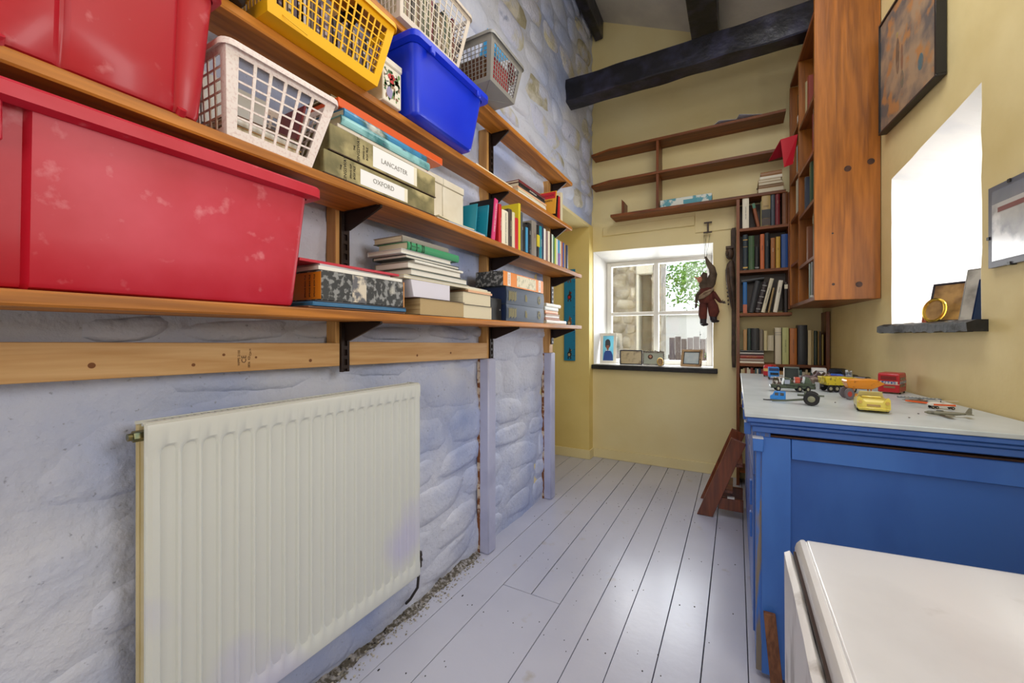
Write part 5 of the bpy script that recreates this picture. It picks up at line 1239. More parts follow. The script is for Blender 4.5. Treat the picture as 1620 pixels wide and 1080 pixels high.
T=lf('photo_frame','ornate silver-topped frame with oval portrait on far sill',-.655,3.795,.185,.12,.010,mat('silver_frame','#a8a49a',.3,'#4a4640',60.,metal=.6),mat('grey_green_mount','#b4bcae',.5),.02,-.12)
m=M()
for i in range(13):
    x=-.085+i*.0142; m.ell((x,.004,.124+.004*math.sin(i*2)),(.008,.005,.008),8,5)
for i in range(7): m.ell((-.09,.004,.012+i*.017),(.005,.005,.007),8,5); m.ell((.09,.004,.012+i*.017),(.005,.005,.007),8,5)
m.build('scroll_ornament',mat('silver_frame','#a8a49a',.3),T,smooth=True)
m=M(); ov(m,-.025,.075,.022,.022,0,.0022); ov(m,-.025,.078,.012,.013,1,.0016); m.build('oval_portrait',[cm('#4a2c22'),cm('#c08a70')],T)
T=thing('oval_frame','tiny brass oval frame in front of the silver one, far sill','photo frame',(-.585,3.738,SW+.0008),.35,rx=-.12)
m=M(); R=[]
for i in range(20):
    a=2*PI*i/20; c=Vector((.023*math.cos(a),0,.036+.031*math.sin(a))); o_=Vector((math.cos(a),0,math.sin(a)))
    R.append([c+o_*.005*math.cos(b_)+Vector((0,.005*math.sin(b_),0)) for b_ in [2*PI*k/6 for k in range(6)]])
R.append(R[0]); m.loft(R,c0=False,c1=False).build('rim',mat('aged_brass','#b89a58',.3,metal=.8),T,smooth=True)
m=M(); m.loft([[(.021*math.cos(2*PI*i/18),y,.036+.029*math.sin(2*PI*i/18)) for i in range(18)] for y in (0,.003)]).build('picture',sep,T); M().box(-.012,.012,-.003,.012,0,.004).build('foot',cm('black'),T)
T=lf('photo_frame','light wooden frame with pale blue photo, right end of far sill',-.345,3.80,.17,.155,.024,mat('light_oak_frame','#b99a72',.4,'#8a6a48',20.),mat('pale_blue_photo','#a9bcc4',.2,'#cfd4d2',8.,coat=.6),-.12,-.38)
M().box(-.065,.065,-.0006,.0005,.020,.026).box(-.065,.065,-.0006,.0005,.129,.135).box(-.065,-.059,-.0006,.0005,.026,.129).box(.059,.065,-.0006,.0005,.026,.129).build('inner_slip',cm('black'),T)
# ------------------------------------------------------------ hanging puppet and carved figure
PU=thing('marionette','hooded gnome puppet in brown trousers hanging by strings before far window','puppet',(-.2,3.68,1.24))
hood=mat('grey_brown_felt','#6a5a4a',.9,'#4a3c30',14.,4,bump=.002,bs=60.); trou=mat('rust_brown_cloth','#6b3328',.9,'#4f241e',12.,4,bump=.002,bs=50.); boot=mat('dark_boot','#2a2028',.6); skin=mat('painted_face','#c08060',.6); scarf=mat('knitted_scarf','#7a6552',.9,'#a08a70',40.); woodk=cm('#3a2418')
m=M(); m.box(-.236,-.176,3.715,3.728,2.083,2.094).box(-.240,-.176,3.715,3.728,2.003,2.014).box(-.212,-.200,3.713,3.73,2.014,2.083); m.build('control_bar',woodk,PU,world=True,bevel=.002)
M().cyl((-.206,3.71,2.09),(-.206,3.755,2.09),.002,n=6).build('nail',cm('black'),PU,world=True)
for a,b_ in (((-.236,3.72,2.005),(-.228,3.68,1.79)),((-.228,3.72,2.005),(-.212,3.68,1.79)),((-.190,3.72,2.005),(-.216,3.68,1.78)),((-.215,3.70,2.005),(-.245,3.67,1.6))):
    M().tube([a,b_],.0012,5).build('string',cm('black'),PU,world=True)
m=M(); 
m.tube([(-.222,3.68,1.80),(-.205,3.68,1.75),(-.175,3.68,1.70),(-.165,3.68,1.65),(-.185,3.68,1.585),(-.21,3.68,1.54)],[.006,.018,.026,.030,.040,.038],12); m.build('pointed_hood',hood,PU,world=True,smooth=True)
m=M(); m.tube([(-.225,3.665,1.665),(-.238,3.665,1.62),(-.235,3.67,1.565),(-.215,3.68,1.52)],[.018,.032,.038,.034],12); m.build('hood_side',hood,PU,world=True,smooth=True)
m=M(); m.ell((-.262,3.645,1.61),(.022,.020,.026),12,8).cyl((-.272,3.64,1.612),(-.303,3.632,1.635),.010,.003,8); m.build('face',skin,PU,world=True,smooth=True)
m=M(); m.loft([[(-.215+rx_*math.cos(2*PI*i/14),3.675+.045*math.sin(2*PI*i/14)*rx_/.06,z) for i in range(14)] for rx_,z in ((.03,1.56),(.052,1.535),(.062,1.49),(.060,1.44),(.05,1.415))]); m.build('jacket',trou,PU,world=True,smooth=True)
m=M(); m.tube([(-.27,3.64,1.455),(-.235,3.625,1.465),(-.195,3.63,1.495),(-.165,3.65,1.53)],[.010,.014,.014,.010],8); m.tube([(-.265,3.64,1.47),(-.22,3.622,1.50),(-.18,3.63,1.52)],[.009,.011,.009],8); m.build('scarf',scarf,PU,world=True,smooth=True)
m=M(); m.tube([(-.235,3.675,1.44),(-.24,3.67,1.38),(-.242,3.67,1.32),(-.236,3.67,1.285)],[.028,.034,.033,.026],12); m.build('trouser_leg',trou,PU,world=True,smooth=True)
m=M(); m.tube([(-.185,3.675,1.44),(-.168,3.67,1.39),(-.160,3.67,1.345),(-.166,3.67,1.305)],[.030,.040,.042,.030],12); m.build('trouser_leg',trou,PU,world=True,smooth=True)
m=M(); m.tube([(-.238,3.67,1.295),(-.238,3.665,1.255),(-.226,3.655,1.240)],[.026,.026,.018],10).ell((-.228,3.648,1.243),(.030,.036,.014),10,6); m.build('boot',boot,PU,world=True,smooth=True)
m=M(); m.tube([(-.165,3.67,1.315),(-.163,3.665,1.28),(-.15,3.655,1.268)],[.028,.027,.018],10).ell((-.152,3.648,1.268),(.034,.036,.013),10,6); m.build('boot',boot,PU,world=True,smooth=True)
m=M(); m.tube([(-.165,3.67,1.50),(-.14,3.66,1.46),(-.115,3.65,1.425)],[.018,.016,.012],8); m.build('sleeve',trou,PU,world=True,smooth=True)
m=M(); m.ell((-.105,3.648,1.42),(.018,.010,.009),8,5)
for k in range(4): m.tube([(-.095,3.648,1.424-.004*k),(-.078+.002*k,3.646,1.426-.006*k)],[.0035,.002],5)
m.tube([(-.103,3.645,1.428),(-.092,3.64,1.436)],[.0035,.002],5); m.build('hand',woodk,PU,world=True,smooth=True)
m=M(); m.tube([(-.255,3.67,1.52),(-.285,3.665,1.48),(-.29,3.66,1.42)],[.018,.015,.011],8); m.build('sleeve',hood,PU,world=True,smooth=True)
m=M(); m.ell((-.292,3.66,1.405),(.010,.009,.016),8,5)
for k in range(4): m.tube([(-.298+.004*k,3.657,1.396),(-.300+.005*k,3.655,1.372+.003*k)],[.0035,.002],5)
m.tube([(-.284,3.655,1.408),(-.277,3.65,1.396)],[.0035,.002],5); m.build('hand',woodk,PU,world=True,smooth=True)
T=thing('bead_string','dark beaded string hanging below the puppet in front of far window','string',(-.255,3.69,1.0))
T.location=(-.262,3.72,.95)
M().tube([(-.262,3.72,1.24),(-.258,3.72,1.1),(-.254,3.72,.95)],.001,5).build('string',cm('black'),T,world=True)
m=M()
for z in (1.21,1.15,1.07,1.0,.955): m.ell((-.259,3.72,z),(.005,.005,.005),7,5)
m.build('bead',cm('black'),T,world=True)
carve=mat('dark_carved_wood','#5a4636',.6,'#38291f',18.,5,bump=.003,bs=50.)
CV=thing('carved_figure','tall dark wooden carved figure on the wall left of bookcase','carving',(-.03,3.74,.90))
m=M(); m.loft([[(x-w_,3.752,z),(x-w_,3.715,z),(x+w_,3.715,z),(x+w_,3.752,z)] for x,w_,z in ((-.018,.012,.895),(-.020,.015,1.0),(-.020,.014,1.2),(-.019,.015,1.45),(-.020,.014,1.7),(-.022,.017,1.9),(-.022,.018,2.0),(-.018,.014,2.02))]).build('backboard',carve,CV,world=True,bevel=.003)
m=M(); m.loft([[(-.045+w_*math.cos(2*PI*i/12)+o_,3.705+w_*.8*math.sin(2*PI*i/12),z) for i in range(12)] for w_,z,o_ in ((.006,1.35,.03),(.018,1.42,.022),(.028,1.52,.012),(.034,1.60,.004),(.034,1.68,.0),(.026,1.73,.004),(.014,1.755,.01))]).build('torso',carve,CV,world=True,smooth=True)
m=M(); m.ell((-.048,3.70,1.815),(.030,.028,.052),14,10).box(-.075,-.022,3.67,3.74,1.85,1.868).cyl((-.06,3.668,1.82),(-.066,3.658,1.79),.006,.010,8); m.ell((-.062,3.677,1.83),(.006,.004,.004),8,5).ell((-.040,3.674,1.83),(.006,.004,.004),8,5).box(-.064,-.042,3.671,3.68,1.782,1.786); m.build('head',carve,CV,world=True,smooth=True)
m=M()
for k in range(9): m.ell((-.072+.006*(k/3.),3.69,1.66-.032*k),(.007,.010,.008),7,5)
m.tube([(-.062,3.685,1.69),(-.058,3.675,1.58),(-.040,3.675,1.45),(-.028,3.68,1.36)],[.012,.013,.011,.006],8); m.build('folded_arm',carve,CV,world=True,smooth=True)
struct(M().cyl((.145,YB-.01,2.315),(.145,YB,2.315),.006,n=8).build('trim_wall_plug',cm('darkbrown'),org=(.145,YB,2.315)))
# ------------------------------------------------------------ toys on the cabinet top (each built in its own frame: x forward, z up, wheels on z=0)
TZ=CT+.0006
tyre=mat('toy_tyre','#17171a',.7); hub=mat('toy_hub','#a8a38c',.4,metal=.5); glassd=mat('toy_window','#1c2228',.15,coat=.5); silver=mat('toy_silver','#b8bcc0',.3,metal=.8)
def tm(n,c,c2=None,ns=120.,mix=(.55,.62)): return mat('toy_'+n,c,.38,c2,ns,4,mix,coat=.2)
SC={'small red rounded':1.,'white and brown rally':1.3,'long dark green':(.86,.95,1.2),'grey-brown plastic':1.25,'darker maroon':1.2,'pinkish toy':1.1,'bright blue toy hot':(1.2,1.2,1.5),'orange toy dumper':(.86,.95,1.22),'pale yellow toy':1.42,'orange and white toy heli':.76,'dull grey die':.72,'grey toy ramp':.75,'black toy saloon':1.2,'black toy estate':1.12,'yellow toy tipper':(1.05,1.05,1.3)}
def toy(name,lab,cat,x,y,rz,grp='die-cast toys on the cabinet'):
    T=thing(name,lab,cat,(x,y,TZ),rz,grp)
    for k,s in SC.items():
        if lab.startswith(k): T.scale=s if isinstance(s,tuple) else (s,s,s)
    return T
def wheel(T,x,y,r,w_,nm='wheel',hm=None,tm_=None):
    m=M(); n=16
    m.loft([[(x+rr*math.cos(2*PI*i/n),yy,r+rr*math.sin(2*PI*i/n)) for i in range(n)] for rr,yy in ((r*.9,y-w_/2),(r,y-w_*.3),(r,y+w_*.3),(r*.9,y+w_/2))])
    o=m.build(nm,tm_ or tyre,T,smooth=True)
    s=1 if y>0 else -1; h=M(); ye=y+s*w_/2
    h.cyl((x,ye-s*.0005,r),(x,ye+s*.0008,r),r*.5,r*.42,12); h.build('hub',hm or hub,o,smooth=True); return o
def bodyprof(T,name,m_,pts,wd,bev=.0015,taper=.0,zt=None):
    # side profile pts (x,z) extruded across y with the greenhouse narrowing
    m=M(); zmax=max(p[1] for p in pts); zmin=min(p[1] for p in pts)
    R=[]
    for s in (-1,1): R.append([(x,s*(wd/2-(taper*((z-zmin)/(zmax-zmin))**2)),z) for x,z in pts])
    m.loft(R); return m.build(name,m_,T,bevel=bev,bseg=2)
def car(T,L,W,Hh,m_,r,kind='saloon',win=glassd,bump_=silver):
    h=Hh
    if kind=='saloon':
        pts=[(-L/2,r*.6),(L/2,r*.6),(L/2,.42*h),(L*.44,.5*h),(L*.18,.56*h),(L*.06,.95*h),(-L*.02,h),(-L*.2,h),(-L*.34,.62*h),(-L*.47,.56*h),(-L/2,.45*h)]
        wn_=[(L*.15,.58*h),(L*.05,.9*h),(-L*.19,.93*h),(-L*.31,.62*h)]
    elif kind=='hatch':
        pts=[(-L/2,r*.6),(L/2,r*.6),(L/2,.42*h),(L*.44,.5*h),(L*.2,.56*h),(L*.06,.95*h),(-L*.02,h),(-L*.34,h),(-L*.46,.6*h),(-L/2,.5*h)]
        wn_=[(L*.16,.58*h),(L*.05,.9*h),(-L*.34,.92*h),(-L*.43,.6*h)]
    b=bodyprof(T,'body',m_,pts,W,taper=.004)
    for s in (-1,1):
        q=[(x,s*(W/2-.0025),z) for x,z in wn_]; m=M(); m.loft([q,[(x,y+s*.0012,z) for x,y,z in q]]); m.build('side_window',win,T)
    m=M(); m.slab((L*.175,-W*.38,.58*h),(L*.175,W*.38,.58*h),(L*.068,W*.34,.93*h),(L*.068,-W*.34,.93*h),.0012); m.build('windscreen',win,T)
    xr,xt=(-L*.345,-L*.21) if kind=='saloon' else (-L*.465,-L*.35)
    m=M(); m.slab((xr,W*.38,.62*h),(xr,-W*.38,.62*h),(xt,-W*.34,.95*h),(xt,W*.34,.95*h),.0012); m.build('rear_window',win,T)
    M().box(L/2,L/2+.0015,-W*.46,W*.46,r*.6,r*.6+.003).box(-L/2-.0015,-L/2,-W*.46,W*.46,r*.6,r*.6+.003).build('bumper',bump_,T)
    for y in (-W*.33,W*.33): M().cyl((L/2,y,.36*h),(L/2+.0015,y,.36*h),.003,n=10).build('headlamp',silver,T)
    for x in (-L*.3,L*.31):
        for s in (-1,1): wheel(T,x,s*(W/2-.002),r,.005)
# red bus far left
def bus(T,L,W,Hh,m_,stripe=True):
    z0=.006; pts=[(-L/2,z0),(L/2,z0),(L/2+.002,Hh*.5),(L/2,Hh*.85),(L/2-.010,Hh),(-L/2+.006,Hh),(-L/2,Hh*.93)]
    bodyprof(T,'body',m_,pts,W,bev=.0035)
    for s in (-1,1):
        for k in range(6):
            x=-L/2+.014+k*(L-.03)/6
            for zz,hh in ((Hh*.33,Hh*.13),(Hh*.66,Hh*.13)):
                M().box(x,x+(L-.03)/6-.004,min(s*W/2,s*W/2+s*.0006),max(s*W/2,s*W/2+s*.0006),zz,zz+hh).build('side_window',glassd,T)
        M().box(-L/2+.005,L/2-.004,min(s*W/2,s*W/2+s*.0009),max(s*W/2,s*W/2+s*.0009),Hh*.49,Hh*.62).build('side_advert',tm('advert','#2f5f9c','#d8d0c0',160.,(.5,.55)),T)
    M().box(-L/2-.0008,-L/2,-W*.36,W*.36,Hh*.68,Hh*.86).build('rear_upper_window',tm('busred_dark','#7a1a1a'),T)
    M().box(-L/2-.0009,-L/2,-W*.42,W*.42,Hh*.49,Hh*.61).build('rear_advert',tm('advert','#2f5f9c'),T)
    text('advert_lettering','BUS',.010,basis((-L/2-.0013,0,Hh*.55),(0,-1,0),(0,0,1)),cm('white'),T)
    M().box(-L/2-.0008,-L/2,-W*.30,W*.22,Hh*.28,Hh*.38).build('rear_lower_window',tm('tan_glass','#8a6a4a'),T)
    M().box(-L/2-.0009,-L/2,-W*.5,W*.5,Hh*.455,Hh*.475).build('trim_band',cm('ivory'),T)
    for x in (-L*.28,L*.3):
        for s in (-1,1): wheel(T,x,s*(W/2-.003),.008,.005)
T=toy('toy_bus','small red rounded toy bus at far left of the cabinet top','toy bus',.185,3.02,-2.0)
pts=[(-.045,.006),(.045,.006),(.047,.03),(.042,.06),(.03,.074),(-.035,.074),(-.045,.06)]
bodyprof(T,'body',tm('bus_red','#b8202a','#c8b070',60.,(.62,.66)),pts,.046,bev=.006)
for s in (-1,1):
    for k in range(4): M().box(-.035+k*.018,-.022+k*.018,min(s*.023,s*.0236),max(s*.023,s*.0236),.04,.055).build('side_window',glassd,T)
M().box(.0455,.047,-.018,.018,.035,.052).build('windscreen',tm('cream_glass','#d8b060'),T)
for x in (-.027,.027):
    for s in (-1,1): wheel(T,x,s*.021,.009,.005)
# blue truck
T=toy('toy_truck','bright blue tall toy van beside the small red bus','toy truck',.192,2.83,-1.57)
bl_t=tm('sky_blue','#1c7fd0')
M().box(-.05,.014,-.026,.026,.012,.07).build('box_body',bl_t,T,bevel=.0015)
M().box(.016,.044,-.024,.024,.012,.048).build('cab',bl_t,T,bevel=.003); M().box(.044,.0446,-.02,.02,.028,.042).build('windscreen',glassd,T)
M().box(.0141,.0147,-.024,.024,.05,.066).build('load_opening',cm('navy'),T)
M().box(.0446,.0452,-.018,.018,.014,.019).build('bumper',silver,T)
for x in (-.034,.03):
    for s in (-1,1): wheel(T,x,s*.024,.009,.005)
# rally car
T=toy('toy_car','white and brown rally toy car behind the army jeep','toy car',.205,2.44,-1.2)
car(T,.085,.042,.036,tm('rally','#c8c4be','#5a3a32',60.,(.5,.54)),.008,'hatch')
M().cyl((.0,-.0215,.018),(.0,-.0225,.018),.006,n=14).build('door_roundel',cm('white'),T)
M().box(.02,.042,-.008,.008,.0205,.0212).build('bonnet_stripe',cm('maroon'),T)
# canvas truck
T=toy('army_truck','dark green toy army truck with open-backed canopy','toy truck',.268,2.72,1.45)
ag=tm('army_green','#3c4a38','#2c3628',70.); agd=tm('canopy_grey','#5c6a66')
m=M(); m.box(-.05,.02,-.034,-.031,.018,.078).box(-.05,.02,.031,.034,.018,.078).box(-.052,.022,-.035,.035,.078,.082).box(.017,.02,-.031,.031,.018,.078); m.build('canopy',agd,T,bevel=.001)
M().box(-.052,.022,-.033,.033,.012,.018).build('load_bed',ag,T); M().box(.024,.052,-.028,.028,.014,.05).build('cab',ag,T,bevel=.003); M().box(.052,.0525,-.024,.024,.032,.045).build('windscreen',glassd,T)
M().box(-.0525,-.0515,.031,.036,.018,.08).build('tail_post',cm('white'),T)
for x in (-.038,.038):
    for s in (-1,1): wheel(T,x,s*.030,.010,.006)
T=toy('racing_car','tiny red toy racing car beside the green canopy truck','toy car',.335,2.75,.4)
M().loft([[(x,-w_,z0_),(x,w_,z0_),(x,w_*.7,z1_),(x,-w_*.7,z1_)] for x,w_,z0_,z1_ in ((-.03,.008,.006,.018),(-.01,.011,.005,.022),(.01,.009,.005,.016),(.034,.004,.007,.012))]).build('body',tm('racing_red','#c03a28'),T,bevel=.001)
M().ell((-.004,0,.022),(.005,.004,.006),8,6).build('driver',cm('tan'),T,smooth=True)
for x in (-.022,.022):
    for s in (-1,1): wheel(T,x,s*.014,.007,.005)
# army jeep with red seats
T=toy('army_jeep','long dark green toy army lorry with red block load','toy jeep',.222,2.245,.12)
m=M(); m.box(-.10,.10,-.024,.024,.013,.024).box(.052,.10,-.018,.018,.024,.034); m.build('chassis',ag,T,bevel=.002)
M().box(-.015,.085,-.026,-.023,.024,.034).box(-.015,.085,.023,.026,.024,.034).build('side_board',ag,T,bevel=.001)
M().loft([[(x,-.024,z) for x,z in ((-.045,.024),(-.005,.024),(-.008,.052),(-.036,.052))],[(x,.024,z) for x,z in ((-.045,.024),(-.005,.024),(-.008,.052),(-.036,.052))]]).build('cab',ag,T,bevel=.003)
M().box(-.038,-.014,-.0246,-.024,.03,.046).build('side_window',tm('pale_glass','#9aa4b8'),T)
for k in range(3): M().box(.012,.034,-.016+k*.002,.016,.0242+k*.0105,.034+k*.0105).build('load_block',tm('brick_red','#c4523e'),T,bevel=.0012)
M().loft([[(x,-.022,z) for x,z in ((.05,.034),(.085,.034),(.07,.056),(.055,.058))],[(x,.022,z) for x,z in ((.05,.034),(.085,.034),(.07,.056),(.055,.058))]]).build('gun_shield',tm('green_shield','#4a5c4a'),T,bevel=.001)
for x in (-.066,.03,.066):
    for s in (-1,1): wheel(T,x,s*.022,.012,.007)
# field gun
T=toy('field_gun','olive toy field gun with large black wheels, front of cabinet top','toy gun',.225,1.845,-.16)
og=tm('olive_gun','#4a5240','#8a6a3a',80.,(.62,.68))
wheel(T,.018,-.022,.0245,.011,hm=tm('olive_hub','#7f8068')); wheel(T,.018,.022,.0245,.011)
M().cyl((.018,-.018,.0245),(.018,.018,.0245),.003,n=8).build('axle',og,T)
for s in (-1,1): M().loft([[(x,s*.006+s*k-.002,z),(x,s*.006+s*k+.002,z),(x,s*.006+s*k+.002,z+.006),(x,s*.006+s*k-.002,z+.006)] for x,k,z in ((.01,0,.018),(-.06,-.001,.006),(-.105,-.003,.002))]).build('trail',og,T)
M().cyl((-.135,0,.006),(-.10,0,.006),.0022,n=8).build('tow_eye',cm('black'),T)
M().box(-.004,.002,-.018,.018,.02,.048).build('shield',og,T,bevel=.001)
M().cyl((-.025,0,.034),(.055,0,.036),.0045,.003,n=10).build('barrel',og,T,smooth=True)
T=toy('toy_cab','small bright blue toy lorry cab behind the field gun trail','toy truck',.145,1.93,-.1)
m=M(); m.loft([[(x,-.016,z) for x,z in ((-.026,.003),(.026,.003),(.026,.034),(-.012,.034),(-.018,.02),(-.026,.016))],[(x,.016,z) for x,z in ((-.026,.003),(.026,.003),(.026,.034),(-.012,.034),(-.018,.02),(-.026,.016))]]).build('body',bl_t,T,bevel=.0015)
for x in (-.010,.008): M().box(x,x+.012,-.0166,-.016,.019,.03).build('side_window',glassd,T)
# horses
for (x,y,rz,l,c) in ((.338,2.40,.35,'grey-brown plastic toy horse nearest behind the lorry','#7a6a62'),(.325,2.54,.2,'darker maroon-grey toy horse behind the first one','#5a464a'),(.385,2.52,.9,'pinkish toy pony beside the yellow lorry','#a08890')):
    T=toy('toy_horse',l,'toy horse',x,y,rz,'toy horses'); hm_=tm('horse'+c[1:],c)
    m=M(); m.tube([(-.024,0,.036),(-.012,0,.038),(.004,0,.035),(.016,0,.037),(.024,0,.046),(.030,0,.055)],[.006,.0105,.009,.0105,.0075,.005],10)
    m.tube([(.027,0,.056),(.034,0,.054),(.044,0,.044)],[.006,.0055,.0035],8); m.ell((.026,-.003,.063),(.0015,.0012,.004),6,4).ell((.026,.003,.063),(.0015,.0012,.004),6,4)
    for s in (-1,1):
        m.tube([(.014,s*.005,.034),(.015,s*.006,.018),(.014,s*.006,.0)],[.0048,.0028,.0026],7)
        m.tube([(-.020,s*.005,.034),(-.016,s*.006,.022),(-.022,s*.006,.014),(-.021,s*.006,.0)],[.0062,.0035,.0026,.0026],7)
    m.tube([(-.025,0,.042),(-.032,0,.030),(-.032,0,.014)],[.003,.004,.002],7)
    m.build('body',hm_,T,smooth=True)
    M().loft([[(.016,-.0012,.048),(.016,.0012,.048),(.013,.0012,.056),(.013,-.0012,.056)],[(.027,-.0012,.058),(.027,.0012,.058),(.024,.0012,.067),(.024,-.0012,.067)]]).build('mane',cm('darkbrown'),T)
# white roofed van
T=toy('toy_van','toy van with a big white box top and dark cab, middle row','toy van',.415,2.90,1.5)
M().box(-.042,.03,-.033,.033,.038,.07).build('box_top',tm('van_white','#e4e2de'),T,bevel=.002); M().box(-.04,.045,-.028,.028,.012,.037).build('cab',tm('van_dark','#2a3040'),T,bevel=.002)
M().box(-.0426,-.042,-.02,.012,.052,.056).build('stripe',cm('darkgrey'),T)
for x in (-.026,.028):
    for s in (-1,1): wheel(T,x,s*.028,.009,.005)
T=toy('toy_car','black toy estate car at the back beside the wall','toy car',.535,2.98,-.75)
car(T,.125,.055,.058,tm('black_car','#1c1d20'),.011,'hatch')
T=toy('hot_rod','bright blue toy hot rod with exposed silver engine','toy car',.485,2.73,-.3)
car(T,.105,.045,.034,tm('rod_blue','#1d66d8','#0f3fa0',50.),.011,'hatch',win=tm('violet_glass','#5a4a9c'))
m=M(); m.box(.018,.04,-.012,.012,.022,.034); 
for k in range(3):
    for s in (-1,1): m.cyl((.021+k*.008,s*.009,.034),(.021+k*.008,s*.012,.044),.0028,n=7)
m.cyl((.022,0,.034),(.022,0,.05),.006,n=10).cyl((.036,0,.034),(.036,0,.048),.005,n=10); m.build('engine',silver,T,bevel=.0006)
# yellow tipper
T=toy('toy_tipper','yellow toy tipper lorry behind the orange hopper','toy truck',.40,2.34,.30)
yl=tm('tipper_yellow','#d6c02a','#8a7a20',70.,(.56,.62)); 
m=M(); m.loft([[(-.05,-.03,.024),(.04,-.03,.024),(.04,.03,.024),(-.05,.03,.024)],[(-.058,-.034,.052),(.045,-.034,.052),(.045,.034,.052),(-.058,.034,.052)]]).build('tipper_body',yl,T,bevel=.002)
M().box(-.055,.07,-.012,.012,.016,.023).build('chassis',cm('black'),T); M().box(.047,.075,-.026,.026,.016,.05).build('cab',yl,T,bevel=.003)
M().box(-.0585,-.057,-.025,.025,.03,.046).build('tail_board',tm('tipper_yellow','#d6c02a'),T)
for x in (-.036,-.012,.05):
    for s in (-1,1): wheel(T,x,s*.027,.0125,.008)
T=toy('toy_hopper','orange toy dumper hopper with tilted red-hubbed front wheel','toy truck',.435,2.10,.10)
orr=tm('hopper_orange','#e8921c','#b86a1a',60.,(.6,.7)); ord_=tm('hopper_rust','#b8692a')
m=M(); m.loft([[(-.05,-.018,.036),(.04,-.018,.036),(.04,.018,.036),(-.05,.018,.036)],[(-.062,-.034,.058),(.085,-.022,.055),(.085,.022,.055),(-.062,.034,.058)],[(-.058,-.028,.066),(.05,-.028,.068),(.05,.028,.068),(-.058,.028,.066)]]).build('hopper',orr,T,bevel=.002)
for x in (-.03,.034):
    for s in (-1,1): M().box(x-.002,x+.002,s*.016-.002,s*.016+.002,.012,.0362).build('strut',ord_,T)
M().box(-.032,.05,-.015,.015,.010,.018).build('frame',orr,T,bevel=.001)
for s in (-1,1): wheel(T,-.05,s*.030,.019,.012,hm=tm('red_hub','#a83a30'),tm_=mat('grey_tyre','#6a6468',.7))
for s in (-1,1): wheel(T,.042,s*.022,.010,.007)
# pale yellow sports car
T=toy('sports_car','pale yellow toy sports car with fins, front of cabinet top','toy car',.41,1.84,1.43)
py=mat('toy_lemon','#e0cc58',.3,'#c9ae3a',60.,4,(.6,.72),coat=.4)
L=.125;W=.062
secs=[(-.064,.024,.006,.026),(-.060,.030,.005,.031),(-.03,.031,.004,.031),(0.,.031,.004,.028),(.03,.031,.004,.027),(.052,.029,.004,.024),(.061,.024,.006,.02)]
R=[]
for x,w_,z0_,z1_ in secs:
    fin=.005*max(0,(-x-.02)/.045)
    R.append([(x,-w_*.86,z0_),(x,w_*.86,z0_),(x,w_,z0_+.006),(x,w_*.98,z1_-.004+fin),(x,w_*.86,z1_+fin*1.3),(x,w_*.62,z1_-.001),(x,-w_*.62,z1_-.001),(x,-w_*.86,z1_+fin*1.3),(x,-w_*.98,z1_-.004+fin),(x,-w_,z0_+.006)])
M().loft(R).build('body',py,T,smooth=True)
M().box(-.022,.016,-.022,.022,.027,.0292).build('cockpit',tm('cockpit','#b89a30'),T); M().box(-.018,-.008,-.018,.018,.029,.034).build('seat',py,T,bevel=.002)
m=M(); m.slab((.018,-.025,.027),(.018,.025,.027),(.008,.021,.042),(.008,-.021,.042),.0012).build('windscreen',tm('pale_screen','#d8d2a0'),T)
M().box(-.067,-.062,-.029,.029,.008,.013).build('bumper',mat('toy_lemon','#e0cc58'),T,bevel=.002)
M().box(-.0655,-.064,-.012,.012,.015,.020).build('number_plate',tm('plate','#a8874a'),T,bevel=.001)
m=M(); m.cyl((-.061,-.024,.024),(-.067,-.024,.024),.0045,.0035,10).cyl((-.061,.024,.024),(-.067,.024,.024),.0045,.0035,10); m.build('tail_lamp',tm('amber','#c8a048'),T,smooth=True)
for x in (-.038,.038):
    for s in (-1,1): wheel(T,x,s*.026,.0095,.006)
T=toy('toy_car','black toy saloon car with pale rear window, left of the red double-decker','toy car',.545,2.58,.95)
car(T,.12,.052,.046,tm('black_car','#1c1d20'),.0105,'saloon',win=tm('grey_glass','#8a8690'))
T=toy('toy_bus','red toy double-decker bus near the right wall','toy bus',.612,2.42,1.12)
bus(T,.115,.072,.090,tm('decker_red','#b81a24'))
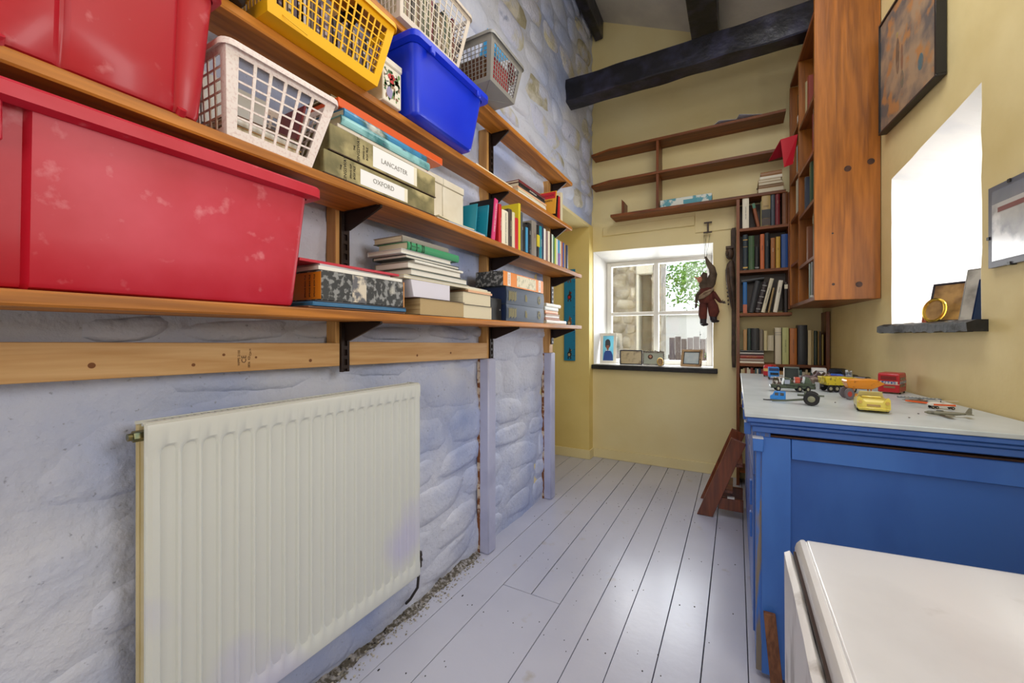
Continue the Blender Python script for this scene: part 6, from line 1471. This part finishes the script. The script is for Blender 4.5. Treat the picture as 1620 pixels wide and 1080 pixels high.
# track strip, wrecked plane, helicopter, fighter
T=toy('toy_track','grey toy ramp strip with pale rungs beside the double-decker','toy ramp',.645,2.245,-.18)
M().box(-.08,.09,-.018,.018,0,.006).build('strip',tm('ramp_grey','#7c8488'),T,bevel=.001)
for k in range(11): M().box(-.074+k*.0145,-.067+k*.0145,-.013,.013,.006,.0078).build('rung',tm('rung','#c9cfc9'),T)
def plane(T,L,span,r,m_,dark,fin=.03):
    m=M(); m.loft([[(x,rr*math.cos(2*PI*i/12),r*1.05+zz+rr*.85*math.sin(2*PI*i/12)) for i in range(12)] for x,rr,zz in ((L/2,r*.25,0),(L*.42,r*.8,0),(L*.2,r,0),(-L*.1,r*.9,.001),(-L*.35,r*.5,.004),(-L/2,r*.15,.006))]).build('fuselage',m_,T,smooth=True)
    m=M(); m.loft([[(L*.18,0,r*.7),(-L*.06,0,r*.7),(-L*.06,0,r*.9),(L*.18,0,r*.9)],[(L*.06,span/2,r),(-L*.06,span/2,r),(-L*.06,span/2,r*1.12),(L*.06,span/2,r*1.12)]]); m.build('wing',m_,T)
    m=M(); m.loft([[(L*.18,0,r*.7),(-L*.06,0,r*.7),(-L*.06,0,r*.9),(L*.18,0,r*.9)],[(L*.06,-span/2,r),(-L*.06,-span/2,r),(-L*.06,-span/2,r*1.12),(L*.06,-span/2,r*1.12)]]); m.build('wing',m_,T)
    m=M(); m.slab((-L*.36,-span*.2,r*1.4),(-L*.36,span*.2,r*1.4),(-L*.5,span*.2,r*1.4),(-L*.5,-span*.2,r*1.4),.0015); m.build('tailplane',m_,T)
    m=M(); m.extr([(-L*.34,r*1.3),(-L*.5,r*1.3),(-L*.5,r*1.3+fin),(-L*.44,r*1.3+fin)],(0,-.001,0),(1,0,0),(0,0,1),(0,.002,0)); m.build('tail_fin',m_,T)
    M().ell((L*.16,0,r*1.85),(L*.09,r*.5,r*.4),10,6).build('canopy',dark,T,smooth=True)
T=toy('toy_plane','wingtip-up little brown toy plane beside the pale sports car','toy plane',.60,2.10,.6,'toy planes')
plane(T,.085,.07,.007,tm('plane_brown','#7a6458','#4a3a38',80.),glassd,.012)
M().cyl((.042,0,.007),(.046,0,.007),.009,n=3).build('propeller',silver,T)
T=toy('toy_helicopter','orange and white toy helicopter near the right wall','toy helicopter',.625,1.965,-.35+PI-2.7)
wo=tm('heli_white','#e2dcd0'); oo=tm('heli_orange','#e05a22')
m=M(); m.loft([[(x,-w_,z0_),(x,w_,z0_),(x,w_,z1_),(x,-w_,z1_)] for x,w_,z0_,z1_ in ((-.05,.008,.016,.024),(-.03,.013,.012,.03),(.02,.014,.011,.030),(.045,.010,.012,.022),(.055,.004,.014,.018))]).build('cabin',wo,T,bevel=.002)
M().box(-.03,.045,-.0146,.0146,.016,.023).build('orange_band',oo,T); M().loft([[(-.045,-.004,.02),(-.045,.004,.02),(-.045,.004,.028),(-.045,-.004,.028)],[(-.125,-.003,.028),(-.125,.003,.028),(-.125,.003,.034),(-.125,-.003,.034)]]).build('tail_boom',oo,T)
M().box(-.126,-.112,-.001,.001,.03,.048).build('tail_fin',cm('grey'),T)
M().cyl((0,0,.03),(0,0,.037),.002,n=8).build('rotor_mast',cm('black'),T)
M().box(-.06,.06,-.003,.003,.037,.038).box(-.003,.003,-.04,.04,.037,.038).build('rotor',wo,T)
for (x,s) in ((-.032,-1),(-.018,-1),(.036,-1),(-.032,1),(-.018,1),(.036,1)): wheel(T,x,s*.014,.0065,.004)
T=toy('toy_plane','dull grey die-cast toy aeroplane nearest the front right corner','toy plane',.585,1.79,PI-.12,'toy planes')
plane(T,.145,.15,.0115,tm('plane_grey','#77745f','#55523f',70.),tm('plane_dark','#3a3a34'),.028)
for i,(x,y) in enumerate(((.52,1.80),(.47,1.70),(.33,1.95))):
    T=toy('grit_crumb',('dark crumb in front of the pale yellow car','dark crumb left of the toy helicopter','tiny crumb beside the field gun')[i],'crumb',x,y,0,'crumbs on the cabinet top'); M().ell((0,0,.0015),(.003,.002,.0015),6,4).build('body',cm('darkbrown'),T)
